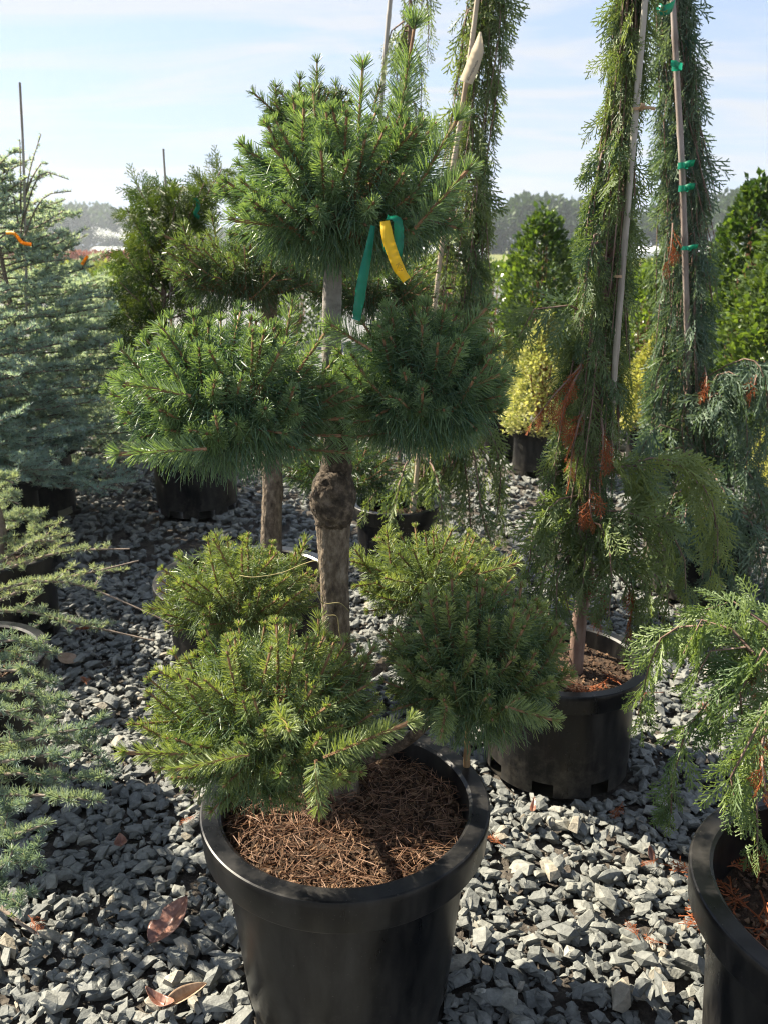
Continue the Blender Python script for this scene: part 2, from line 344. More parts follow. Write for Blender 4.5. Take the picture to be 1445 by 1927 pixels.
# pots: x, y, rim radius, height
POTS = {}
def potspec(key, x, y, r, h, soil=0.06, base=0.78): POTS[key] = (x, y, r, h, soil, base)
potspec('main', -0.069, 1.312, 0.262, 0.44, 0.052, 0.72)
potspec('cyp_front', 0.485, 2.10, 0.232, 0.325, 0.05, 0.86)
potspec('cyp_corner', 0.757, 1.095, 0.268, 0.42, 0.10, 0.76)
potspec('pine_back', -0.42, 2.45, 0.29, 0.42, 0.07, 0.78)
potspec('hinoki', -1.03, 4.52, 0.265, 0.45, 0.06, 0.82)
potspec('cyp_mid', 0.05, 3.385, 0.19, 0.38, 0.07, 0.8)
potspec('varieg', 0.965, 5.28, 0.168, 0.30, 0.03, 0.88)
potspec('varieg_b', 0.80, 5.85, 0.16, 0.30, 0.03, 0.88)
potspec('cedar_near', -1.10, 1.985, 0.225, 0.38, 0.07, 0.8)
potspec('cedar_low', -1.41, 2.92, 0.225, 0.33, 0.07, 0.82)
potspec('cedar_mid', -1.86, 3.86, 0.25, 0.36, 0.05, 0.82)
potspec('cedar_far', -1.93, 4.45, 0.28, 0.40, 0.05, 0.85)
potspec('cyp_blue', 1.33, 3.35, 0.24, 0.36, 0.06, 0.82)
potspec('gold_a', 1.72, 5.4, 0.17, 0.3, 0.03, 0.85)
potspec('gold_b', 1.98, 3.95, 0.17, 0.3, 0.03, 0.85)

# stones -----------------------------------------------------------------
def stone_template(seed, nr=6):
    g = random.Random(seed); bm = bmesh.new()
    lx = g.uniform(.85, 1.7); ly = g.uniform(.48, .85); lz = g.uniform(.18, .42)
    for zl, s in ((0, 1.0), (1, g.uniform(.5, .85)), (-1, g.uniform(.5, .85))):
        off = g.uniform(0, 6.28); tx, ty = g.uniform(-.25, .25), g.uniform(-.25, .25)
        for i in range(nr):
            a = off + i * 6.283 / nr + g.uniform(-.35, .35); q = s * g.uniform(.78, 1.08)
            x, y = math.cos(a) * q, math.sin(a) * q
            z = zl * (1 + tx * x + ty * y) + (g.uniform(-.25, .25) if zl == 0 else 0)
            bm.verts.new((x * lx / 2, y * ly / 2, z * lz / 2))
    bmesh.ops.convex_hull(bm, input=bm.verts)
    loose = [v for v in bm.verts if not v.link_faces]
    bmesh.ops.delete(bm, geom=loose, context='VERTS')
    bmesh.ops.triangulate(bm, faces=bm.faces)
    bm.verts.index_update()
    V = np.array([v.co[:] for v in bm.verts]); Fc = np.array([[v.index for v in f.verts] for f in bm.faces])
    bm.free(); return V, Fc
ST = [stone_template(i, 4) for i in range(26)]
STF = [stone_template(100 + i, 3) for i in range(14)]
def scatter_stones():
    g = rng_(5)
    x0, x1, y0, y1, cell = -2.3, 2.4, 0.72, 3.6, 0.008
    nx, ny = int((x1 - x0) / cell), int((y1 - y0) / cell)
    Hm = np.zeros((ny, nx))
    n = int((x1 - x0) * (y1 - y0) * 2350)
    pts = np.stack([g.uniform(x0 + .05, x1 - .05, n), g.uniform(y0 + .05, y1 - .05, n)], 1)
    keep = np.abs(pts[:, 0]) < .4516 * (pts[:, 1] * .955 + .42) + .38
    for (px, py, r, h, s_, b_) in POTS.values():
        keep &= np.hypot(pts[:, 0] - px, pts[:, 1] - py) > r * b_ + 0.004
    dn = np.array([noise.noise(Vector((p[0] * 2.6, p[1] * 2.6, 3.1))) for p in pts])
    keep &= ~((dn > 0.42) & (g.random(n) < 0.5))
    pts = pts[keep]; res = []
    for p in pts:
        s = float(np.clip(g.lognormal(math.log(0.0315), 0.30), 0.015, 0.074))
        k = int(g.integers(len(ST))); rz = g.uniform(0, 6.283)
        i, j = int((p[1] - y0) / cell), int((p[0] - x0) / cell); w = max(1, int(s * 0.36 / cell))
        a, b, c, d = max(0, i - w), min(ny, i + w + 1), max(0, j - w), min(nx, j + w + 1)
        sub = Hm[a:b, c:d]
        gy = (sub[-1].mean() - sub[0].mean()) / (cell * sub.shape[0]); gx = (sub[:, -1].mean() - sub[:, 0].mean()) / (cell * sub.shape[1])
        th = (ST[k][0][:, 2].max() - ST[k][0][:, 2].min()) * s
        base = 0.45 * sub.mean() + 0.55 * np.sort(sub.ravel())[int(sub.size * .75)]
        if base > 0.040: continue
        z = base - 0.012 + th * 0.5
        nrm = Vector((-gx * .6 + g.normal() * .22, -gy * .6 + g.normal() * .22, 1)).normalized()
        q = Vector((0, 0, 1)).rotation_difference(nrm) @ Matrix.Rotation(rz, 3, 'Z').to_quaternion()
        Hm[a:b, c:d] = np.maximum(sub, base + th * .55)
        t = float(np.clip(g.normal(.42, .17), 0, .9)) if g.random() > .03 else float(g.uniform(.85, 1))
        res.append((p[0], p[1], z, s, k, q, t))
    return res, Hm, (x0, y0, cell)
STONES, HMAP, HM0 = scatter_stones()
def hm(x, y):
    x0, y0, c = HM0; i = int(np.clip((y - y0) / c, 0, HMAP.shape[0] - 1)); j = int(np.clip((x - x0) / c, 0, HMAP.shape[1] - 1))
    return float(HMAP[max(0, i - 2):i + 3, max(0, j - 2):j + 3].mean())
def project(p):
    d = np.asarray(p) - np.array([0, 0, CAMH]); c, s = math.cos(PITCH), math.sin(PITCH)
    z = d[1] * c - d[2] * s; v = d[1] * s + d[2] * c
    return 722.5 + F * d[0] / z, 963.5 - F * v / z, z
def open_view(x, y):
    if not (10 < x < 1435 and 20 < y < 1915): return False
    if 375 < x < 925 and 1400 < y: return False
    if x > 1285 and y > 1500: return False
    if x < 190 and y < 1480: return False
    if 225 < x < 1090 and y < 1520: return False
    if x > 930 and y < 1520: return False
    return True
rank = []
for i, s in enumerate(STONES):
    x, y, z = project(s[:3])
    if open_view(x, y): rank.append((-s[3] / z * (1 + 2 * s[2] / .03 * .2) - 4 * s[2] * .3, i))
rank.sort(); single = {i for _, i in rank[:300]}
gacc = Acc(); smesh = []
for k, (V, Fc) in enumerate(ST):
    a = Acc(); a.add(V, Fc); smesh.append(a.mesh('stone', M_stone1))
byk = {}
for i, s in enumerate(STONES):
    if i in single:
        o = bpy.data.objects.new('stone', smesh[s[4]]); COL.objects.link(o); o.parent = GROUND
        o.location = s[:3]; o.rotation_mode = 'QUATERNION'; o.rotation_quaternion = s[5]; o.scale = (s[3],) * 3
    else: byk.setdefault(s[4], []).append(s)
for k, L_ in byk.items():
    O = np.array([s[:3] for s in L_]); Rm = np.array([np.array(s[5].to_matrix()) for s in L_])
    place(gacc, ST[k], O, Rm[:, :, 0], Rm[:, :, 1], Rm[:, :, 2], np.array([s[3] for s in L_]), np.array([s[6] for s in L_]))
def far_stones(acc, y0, y1, dens, seed, smin=1.0):
    g = rng_(seed); W = 6.2; n = int(2 * W * (y1 - y0) * dens)
    P = np.stack([g.uniform(-W, W, n), g.uniform(y0, y1, n)], 1)
    k = np.abs(P[:, 0]) < 0.55 * P[:, 1] + 1.2
    k &= ~((np.abs(P[:, 0]) < np.minimum(2.26, .4516 * (P[:, 1] * .955 + .42) + .36)) & (P[:, 1] < 3.56))
    for (px, py, r, h, s_, b_) in POTS.values():
        k &= np.hypot(P[:, 0] - px, P[:, 1] - py) > r * b_ + .004
    P = P[k]; n = len(P)
    S = np.clip(g.lognormal(math.log(.043), .28, n), .024, .08) * smin
    N = unit(np.stack([g.normal(size=n) * .3, g.normal(size=n) * .3, np.ones(n)], 1))
    th = g.uniform(0, 6.28, n); ref = np.stack([np.cos(th), np.sin(th), np.zeros(n)], 1)
    X = unit(np.cross(ref, N)); Yv = np.cross(N, X)
    O = np.stack([P[:, 0], P[:, 1], g.uniform(-.004, .02, n)], 1)
    t = np.clip(g.normal(.42, .22, n), 0, 1); kk = g.integers(0, len(STF), n)
    for q in range(len(STF)):
        m = kk == q; place(acc, STF[q], O[m], X[m], Yv[m], N[m], S[m], t[m])
far_stones(gacc, 1.2, 5.2, 520, 11, 1.12)
far_stones(gacc, 5.2, 9.8, 190, 12, 1.6)
def fines(acc, n, seed):
    g = rng_(seed); P = np.stack([g.uniform(-1.9, 1.9, n), g.uniform(.8, 3.4, n)], 1); k = np.abs(P[:, 0]) < .4516 * (P[:, 1] * .955 + .42) + .3
    for (px_, py_, r, h, s_, b_) in POTS.values(): k &= np.hypot(P[:, 0] - px_, P[:, 1] - py_) > r * b_
    P = P[k]; n = len(P); O = np.stack([P[:, 0], P[:, 1], g.uniform(-.014, .006, n)], 1); N = unit(np.stack([g.normal(size=n) * .4, g.normal(size=n) * .4, np.ones(n)], 1)); th = g.uniform(0, 6.28, n)
    X = unit(np.cross(np.stack([np.cos(th), np.sin(th), 0 * th], 1), N)); place_k = g.integers(0, len(STF), n); S = g.uniform(.008, .018, n); t = np.clip(g.normal(.45, .25, n), 0, 1)
    for q in range(len(STF)):
        m = place_k == q; place(acc, STF[q], O[m], X[m], np.cross(N, X)[m], N[m], S[m], t[m])
fines(gacc, 9000, 13)
gacc.build('gravel', M_stone, GROUND, kind='stuff')

# ------------------------------------------------------------------ pots
def lathe(acc, prof, x, y, seg=96, holes=(), hole_rows=()):
    th = np.arange(seg) * 2 * math.pi / seg; n = len(prof)
    V = np.array([[(x + r * math.cos(t), y + r * math.sin(t), z) for t in th] for r, z in prof]).reshape(-1, 3)
    q = []
    for i in range(n - 1):
        for j in range(seg):
            if i in hole_rows and any(abs((j - hj + seg / 2) % seg - seg / 2) <= 2 for hj in holes): continue
            a, b = i * seg + j, i * seg + (j + 1) % seg
            q.append((a, b, b + seg, a + seg))
    acc.add(V, q)
def disc(acc, x, y, r, z, seed, amp=.012, rings=10, seg=48):
    V = [(x, y, z)]; 
    for i in range(1, rings + 1):
        for j in range(seg):
            rr = r * i / rings; a = j * 6.2832 / seg; px, py = x + rr * math.cos(a), y + rr * math.sin(a)
            V.append((px, py, z + amp * noise.noise(Vector((px * 14, py * 14, seed))) + amp * .5 * noise.noise(Vector((px * 45, py * 45, seed)))))
    acc.add(V, [(0, 1 + j, 1 + (j + 1) % seg) for j in range(seg)])
    q = []
    for i in range(rings - 1):
        for j in range(seg):
            a, b = 1 + i * seg + j, 1 + i * seg + (j + 1) % seg; q.append((a, a + seg, b + seg, b))
    acc.V[-1]; acc.F.append(np.array(q) + acc.n - len(V))
SOILZ = {}
def chips(acc, x, y, r, z, n, smin, smax, seed):
    g = rng_(seed); a = g.uniform(0, 6.28, n); rr = r * np.sqrt(g.random(n)) * .97
    O = np.stack([x + rr * np.cos(a), y + rr * np.sin(a), z + g.uniform(-.002, .010, n)], 1)
    N = unit(np.stack([g.normal(size=n) * .5, g.normal(size=n) * .5, np.ones(n)], 1)); th = g.uniform(0, 6.28, n)
    X = unit(np.cross(np.stack([np.cos(th), np.sin(th), 0 * th], 1), N)); Yv = np.cross(N, X)
    kk = g.integers(0, len(STF), n); S = g.uniform(smin, smax, n); t = np.clip(g.random(n) ** 4, 0, .8)
    for q in range(len(STF)):
        m = kk == q; place(acc, STF[q], O[m], X[m], Yv[m], N[m], S[m], t[m])
def make_pot(key, label, seg=96, nch=300, holes=True):
    x, y, r, h, soil, base = POTS[key]
    t = thing('plant_pot', (x, y, 0), label, 'plant pot', 'black plastic nursery pots')
    rb = r * .85; bb = r * base; rimh = min(.058, h * .145)
    prof = [(bb * .2, .006), (bb * .93, .006), (bb, .012), (bb + (rb - bb) * .035, .032), (bb + (rb - bb) * .10, .05)]
    prof += [(bb + (rb - bb) * k, .05 + (h - rimh - .05) * (k - .1) / .9) for k in (.3, .5, .7, .85, 1)]
    a = Acc(); lathe(a, prof, x, y, seg, [seg * k // 8 + seg // 16 for k in range(8)] if holes else (), (2, 3))
    pw = a.build('pot_wall', M_pot, t, True); pw.data.set_sharp_from_angle(angle=R(28))
    a = Acc(); ri = r * .845
    rim = [(rb + .001, h - rimh - .004), (r * .965, h - rimh - .004), (r * .972, h - rimh), (r * .985, h - .012), (r * .988, h - .004), (r * .982, h), (r * .972, h + .0015),
           (ri + .006, h + .0015), (ri, h - .003), (ri * .99, h - rimh), (ri * .975, h - rimh * 1.5), (ri * .95, h - soil - .05)]
    lathe(a, rim, x, y, seg); ro = a.build('rim', M_pot, t, True); ro.data.set_sharp_from_angle(angle=R(28))
    sz = h - soil; SOILZ[key] = sz; a = Acc(); disc(a, x, y, ri * .975, sz, x * 7 + y); so_ = a.build('soil', M_soil, t, True)
    if nch:
        c = Acc(); chips(c, x, y, rb * .95, sz, nch, .007, .017, int(abs(x * 1000 + y * 77)))
        c.build('bark_chips', M_chip, so_, kind='stuff')
    return t
make_pot('main', 'large black plastic pot in front holding the pompom pine', 160, 1700)
make_pot('cyp_front', 'scuffed black pot of the weeping cypress beside the pompom pine', 112, 500)
make_pot('cyp_corner', 'black pot cut off by the bottom right corner of the photo', 160, 900)
make_pot('pine_back', 'black pot directly behind the large front pot, holding the second pine', 112, 400)
make_pot('hinoki', 'black pot standing on gravel under the drooping left pine pad', 80, 80)
make_pot('cyp_mid', 'black pot with tan bamboo cane behind the pompom pine trunk', 80, 500)
make_pot('varieg', 'black pot under the pale yellow variegated shrub on bright gravel', 64, 100)
make_pot('varieg_b', 'black pot half hidden behind the variegated shrub pot', 64, 60)
make_pot('cedar_near', 'black pot at left edge under the nearest blue cedar branches', 112, 700)
make_pot('cedar_low', 'second black pot from the front along the left edge', 80, 80)
make_pot('cedar_mid', 'black pot with wrinkled liner under the dense blue cedar at left', 80, 200)
make_pot('cedar_far', 'black pot behind the wrinkled liner pot in left cedar row', 64, 100)
make_pot('cyp_blue', 'shaded black pot under the blue weeping cypress at right', 80, 200)
make_pot('gold_a', 'black pot under the golden shrub between two weeping cypresses', 48, 60)
make_pot('gold_b', 'black pot under the golden shrub at the right edge', 48, 60)

# ------------------------------------------------------------------ pines
def shoots(acc, tw, P0, D, L, npn, nl, w, rng, a0=70, a1=50, tint=.4, tvar=.2, droop=0.0, mode=5, curve=.12, bud=None):
    S = len(P0); D = unit(D); L = np.broadcast_to(L, (S,)); tint = np.broadcast_to(tint, (S,)); nl = np.broadcast_to(nl, (S,))
    up = np.array([0, 0, 1.0])
    t = np.sort(rng.random((S, npn)) ** .9, axis=1); tk = npn // 5; t[:, -tk:] = rng.uniform(.95, 1.0, (S, tk))
    X = unit(np.cross(D, unit(rng.normal(size=(S, 3))))); Yv = np.cross(D, X)
    ph = rng.uniform(0, 6.283, (S, npn))
    rad = np.cos(ph)[..., None] * X[:, None] + np.sin(ph)[..., None] * Yv[:, None]
    ax = D[:, None] + up * (2 * curve * t[..., None])
    pos = P0[:, None] + L[:, None, None] * (D[:, None] * t[..., None] + up * (curve * t[..., None] ** 2))
    ang = np.radians(a0 + (a1 - a0) * t ** 1.5 + rng.normal(size=t.shape) * 5); ang[:, -tk:] = np.radians(rng.uniform(22, 66, (S, tk)))
    d = unit(ax) * np.cos(ang)[..., None] + rad * np.sin(ang)[..., None]
    ln = nl[:, None] * rng.uniform(.88, 1.1, t.shape) * (1 - .22 * t ** 4)
    bend = (unit(ax) * .10 - up * droop) * ln[..., None] * rng.uniform(.3, 1.2, t.shape)[..., None]
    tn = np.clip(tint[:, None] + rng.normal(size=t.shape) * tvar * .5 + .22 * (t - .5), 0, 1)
    blades(acc, pos.reshape(-1, 3), d.reshape(-1, 3), ln.ravel(), w, rng, bend.reshape(-1, 3), tn.ravel(), mode)
    for i in range(S):
        tt = np.linspace(0, 1, 3)[:, None]
        tube(tw, P0[i] + L[i] * (D[i] * tt + up * curve * tt ** 2), np.array([.0024, .0022, .0019]), 4, cap=False)
        e = P0[i] + L[i] * (D[i] + up * curve); tube(tw, np.array([e, e + D[i] * .004, e + D[i] * .008]), np.array([.0022, .0027, .0006]), 4, cap=False)
def pad(parent, c, rx, ry, rz, rzd, n, npn, seed, nl=.0190, w=.00125, tint=.53, mat=None, mode=4, extra=(), sl=(.055, .09), name='foliage_pad', under=13000, fringe=1.0):
    """a clipped pad: fresh bottlebrush shoots standing out of a dense coat of older loose needles"""
    rng = rng_(seed); g = (1 + 5 ** .5) / 2; i = np.arange(n) + .5; up = np.array([0, 0, 1.0])
    nzv = 1 - 1.46 * i / n; th = 2 * math.pi * i / g
    N = np.stack([np.sqrt(1 - nzv ** 2) * np.cos(th), np.sqrt(1 - nzv ** 2) * np.sin(th), nzv], 1)
    N = unit(N + rng.normal(size=N.shape) * .12)
    def lumps(N): return 1 + np.array([.15 * noise.noise(Vector((v[0] * 2.2 + seed, v[1] * 2.2, v[2] * 2.2))) for v in N])
    rad3 = lambda N: np.stack([np.full(len(N), rx), np.full(len(N), ry), np.where(N[:, 2] > 0, rz, rzd)], 1)
    tip = c + N * rad3(N) * (lumps(N) + rng.normal(size=n) * .06)[:, None]
    low = np.clip(-N[:, 2] * 2.2, 0, 1); hubp = c - up * rzd * .45
    D = unit(unit(tip - hubp) + up * (.12 - .3 * low)[:, None] + rng.normal(size=N.shape) * .16)
    L = rng.uniform(sl[0], sl[1], n) * np.where(rng.random(n) < .15, 1.3, 1)
    size = rng.uniform(.78, 1.12, n)
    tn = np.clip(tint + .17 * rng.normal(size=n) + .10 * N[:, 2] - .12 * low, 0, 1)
    acc, tw = Acc(), Acc()
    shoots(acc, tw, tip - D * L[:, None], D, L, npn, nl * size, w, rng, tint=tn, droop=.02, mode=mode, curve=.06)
    m = under; U = unit(rng.normal(size=(m, 3)) * np.array([1, 1, .85])); q = rng.uniform(.12, .84, m) ** .62
    O = c + U * rad3(U) * (lumps(U) * q)[:, None]; dn = np.clip(.25 - U[:, 2], 0, 1)[:, None]
    Dn = unit(U * np.array([1, 1, .7]) * .75 + rng.normal(size=(m, 3)) * .42 - up * (.10 + .55 * fringe * dn))
    Ln = nl * rng.uniform(.9, 1.35, m) * (1 + .35 * fringe * dn[:, 0])
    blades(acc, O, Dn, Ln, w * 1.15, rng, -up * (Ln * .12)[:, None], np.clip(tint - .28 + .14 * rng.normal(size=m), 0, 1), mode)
    for (b, e, ll, q) in extra:                            # long leaders: base, tip, needle length, count
        b = np.asarray(b); e = np.asarray(e); Dv = (e - b)[None]
        shoots(acc, tw, b[None], Dv, np.linalg.norm(e - b), q, ll, w, rng, a0=66, a1=42, tint=tint + .05, mode=mode, curve=.02)
        tube(tw, np.array([b, b + (e - b) * .25, (b + e) / 2, e]), np.array([.0006, .0016, .0020, .0020]), 6)
    for j in range(n):                                     # inner branches
        e = tip[j] - D[j] * L[j]; mpt = (hubp + e) / 2 + np.array([0, 0, -.012])
        tube(tw, catmull([hubp, mpt, e], 5), np.linspace(.006, .0032, 5), 4, cap=False)
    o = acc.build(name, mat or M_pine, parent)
    tw.build('twigs', M_twig, o, kind='stuff')
    return o
PX, PY = POTS['main'][0], POTS['main'][1]
pine = thing('pine_tree', (PX, PY, SOILZ['main']), 'pine trained into seven needle pompoms on a bare knobbly trunk in front', 'tree', 'pompom pines')
TY = 1.40
def limb(parent, pts, rads, mat, sides=14, n=24, rough=.03, seed=1, name='limb'):
    a = Acc(); P = catmull(pts, n); rr = np.interp(np.linspace(0, 1, n), np.linspace(0, 1, len(rads)), rads)
    tube(a, P, rr, sides, rough=rough, seed=seed); return a.build(name, mat, parent, True)
tb = at(645, 1480, 1.40); tb[2] = SOILZ['main'] - .02
limb(pine, [tb, at(640, 1380, TY), at(634, 1200, TY), at(629, 1080, TY), at(627, 985, TY)], [.034, .028, .0248, .0252, .030], M_bark, 40, 90, .018, 3, 'trunk')
limb(pine, [at(627, 985, TY), at(628, 930, TY), at(634, 870, TY), at(634, 800, TY), at(630, 740, TY)], [.031, .033, .025, .021, .019], M_burl, 36, 60, .03, 4, 'graft_stem')
limb(pine, [at(631, 745, TY), at(625, 660, TY), at(625, 580, TY), at(628, 500, TY), at(634, 430, 1.39), at(640, 380, 1.36)], [.0175, .0162, .0155, .0145, .012, .008], M_barktop, 28, 60, .014, 5, 'upper_stem')
def burl():
    bm = bmesh.new(); bmesh.ops.create_icosphere(bm, subdivisions=5, radius=1)
    c = at(627, 940, 1.387); pc = Vector((0, -1, 0.05)).normalized()
    for v in bm.verts:
        n = v.co.normalized(); ang = n.angle(pc)
        ring = .05 * math.cos(ang * 15 + 2.2 * noise.noise(n * 2.5)) * max(0, 1 - ang / 1.35)
        rr = 1 + .12 * noise.noise(n * 2.1 + Vector((3, 1, 7))) + .06 * noise.noise(n * 7) + .035 * noise.noise(n * 17) + ring + .05 * max(0, math.cos(ang)) 
        if ang < .22: rr -= .07
        v.co = Vector(c) + Vector((n.x * .0385, n.y * .038, n.z * .055)) * rr
    me = bpy.data.meshes.new('burl'); bm.to_mesh(me); bm.free(); me.materials.append(M_burl)
    me.polygons.foreach_set('use_smooth', [True] * len(me.polygons))
    o = bpy.data.objects.new('burl', me); COL.objects.link(o); o.parent = pine; o.matrix_parent_inverse = Matrix.Translation(-Vector(pine.location))
burl()
def pxpad(parent, cx, cy, Y, rxp, upp, dnp, n, npn, seed, ry=None, leaders=(), **kw):
    s = ppm(cx, cy, Y); c = at(cx, cy, Y); ex = [(at(a[0], a[1], a[2]), at(b[0], b[1], b[2]), l, q) for a, b, l, q in leaders]
    return pad(parent, c, rxp / s, ry or rxp / s * .9, upp / s, dnp / s, n, npn, seed, extra=ex, **kw), c
p_top, c_top = pxpad(pine, 645, 388, 1.34, 218, 170, 118, 100, 270, 21, leaders=[
    ((735, 330, 1.29), (780, 48, 1.29), .031, 640), ((672, 300, 1.33), (683, 128, 1.33), .025, 300), ((770, 380, 1.24), (860, 225, 1.22), .029, 400),
    ((760, 330, 1.36), (815, 240, 1.38), .027, 190), ((600, 300, 1.40), (590, 175, 1.43), .024, 180), ((780, 430, 1.2), (880, 320, 1.18), .026, 320), ((560, 430, 1.25), (440, 415, 1.22), .026, 180)])
p_left, c_left = pxpad(pine, 428, 755, 1.28, 208, 155, 140, 96, 270, 22, leaders=[
    ((390, 845, 1.10), (222, 856, 1.08), .024, 380), ((530, 680, 1.28), (550, 575, 1.29), .024, 200), ((360, 745, 1.14), (232, 722, 1.12), .023, 300), ((360, 690, 1.24), (305, 618, 1.24), .027, 190), ((560, 700, 1.22), (612, 628, 1.2), .025, 180)] + [((520 + 8 * k, 740 + 26 * k, 1.27), (625 + (k * 37) % 30, 725 + 32 * k, 1.25), .026, 240) for k in range(5)])
p_right, c_right = pxpad(pine, 792, 725, 1.34, 162, 150, 130, 86, 270, 23, leaders=[
    ((840, 660, 1.3), (915, 580, 1.31), .027, 190), ((860, 740, 1.26), (940, 705, 1.25), .027, 200), ((700, 660, 1.22), (622, 612, 1.2), .027, 210), ((730, 640, 1.3), (735, 585, 1.3), .027, 160), ((850, 720, 1.35), (935, 640, 1.38), .026, 170)] + [((735, 735 + 26 * k, 1.29), (650 + (k * 37) % 30, 740 + 28 * k, 1.27), .025, 240) for k in range(4)])
p_bl, c_bl = pxpad(pine, 450, 1118, 1.56, 145, 105, 95, 72, 220, 24, nl=.0160, mat=M_pineL, fringe=.4, under=8000, tint=.55, leaders=[((430, 1080, 1.55), (408, 1012, 1.55), .024, 160), ((550, 1080, 1.58), (575, 1020, 1.6), .024, 150), ((350, 1150, 1.52), (285, 1145, 1.5), .024, 160)])
p_br, c_br = pxpad(pine, 820, 1090, 1.62, 150, 85, 85, 72, 220, 25, nl=.0160, mat=M_pineL, fringe=.4, under=8000, tint=.6, leaders=[((735, 1060, 1.58), (728, 1005, 1.58), .025, 170), ((900, 1080, 1.52), (970, 1062, 1.5), .025, 180), ((820, 1060, 1.6), (848, 1002, 1.6), .024, 150), ((700, 1080, 1.6), (672, 1040, 1.6), .024, 150)])
p_fl, c_fl = pxpad(pine, 505, 1345, 1.12, 228, 165, 165, 112, 240, 26, nl=.0165, mat=M_pineL, fringe=.5, under=15000, tint=.52, leaders=[((610, 1425, .93), (772, 1360, .90), .022, 420), ((400, 1420, 1.0), (236, 1418, .98), .022, 320), ((595, 1430, .92), (600, 1520, .91), .020, 260), ((470, 1420, .93), (330, 1450, .92), .020, 280), ((520, 1330, .95), (545, 1375, .87), .021, 220), ((600, 1220, 1.2), (600, 1165, 1.22), .022, 150), ((640, 1300, 1.12), (700, 1225, 1.14), .023, 170)])
p_fr, c_fr = pxpad(pine, 895, 1258, 1.16, 162, 165, 150, 112, 240, 27, nl=.0165, mat=M_pineL, fringe=.5, under=14000, tint=.42, leaders=[((970, 1200, 1.2), (1020, 1150, 1.22), .027, 170), ((1000, 1290, 1.15), (1060, 1270, 1.14), .026, 170), ((950, 1330, 1.0), (1040, 1355, .98), .021, 260), ((840, 1330, .99), (830, 1380, .96), .02, 220)])
for k, (a, b, c) in enumerate([((633, 770, TY), (560, 770, 1.34), c_left), ((637, 770, TY), (700, 765, 1.37), c_right), ((640, 1440, 1.40), (560, 1330, 1.5), c_bl),
                               ((645, 1300, 1.41), (740, 1230, 1.5), c_br), ((640, 1440, 1.39), (580, 1440, 1.25), c_fl), ((655, 1440, 1.41), (770, 1390, 1.33), c_fr)]):
    limb(pine, [at(*a), at(*b), c], [.017, .014, .008] if k < 2 else [.012, .010, .007], M_burl if k > 1 else M_burl, 14, 18, .04, 50 + k)

# second pine behind
bx, by = POTS['pine_back'][:2]
pine2 = thing('pine_tree', (bx, by, SOILZ['pine_back']), 'darker pompom pine standing directly behind the front pine', 'tree', 'pompom pines')
b0 = at(512, 1100, 2.46); b0[2] = SOILZ['pine_back'] - .02
limb(pine2, [b0, at(511, 1000, 2.46), at(514, 900, 2.46), at(508, 760, 2.46), at(505, 640, 2.46), at(520, 450, 2.44), at(570, 280, 2.4)], [.038, .031, .030, .026, .024, .018, .01], M_bark, 20, 50, .04, 7, 'trunk')
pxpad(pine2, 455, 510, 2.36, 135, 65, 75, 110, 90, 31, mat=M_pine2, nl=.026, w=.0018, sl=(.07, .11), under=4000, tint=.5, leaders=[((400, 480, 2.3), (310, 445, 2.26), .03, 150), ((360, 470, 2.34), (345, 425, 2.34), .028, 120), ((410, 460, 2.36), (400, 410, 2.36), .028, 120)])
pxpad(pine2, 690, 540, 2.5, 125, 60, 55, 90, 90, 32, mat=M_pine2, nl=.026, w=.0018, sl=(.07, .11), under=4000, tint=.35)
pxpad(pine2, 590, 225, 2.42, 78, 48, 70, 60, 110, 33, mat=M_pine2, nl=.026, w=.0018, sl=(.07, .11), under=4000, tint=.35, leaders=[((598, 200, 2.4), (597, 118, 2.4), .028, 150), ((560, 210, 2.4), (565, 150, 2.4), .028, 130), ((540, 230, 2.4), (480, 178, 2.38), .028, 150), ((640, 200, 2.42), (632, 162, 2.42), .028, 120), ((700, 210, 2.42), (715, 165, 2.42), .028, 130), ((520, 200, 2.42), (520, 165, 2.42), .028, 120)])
pxpad(pine2, 640, 880, 2.55, 110, 60, 60, 60, 80, 34, mat=M_pine2, nl=.026, w=.0018, sl=(.07, .11), under=4000, tint=.35)

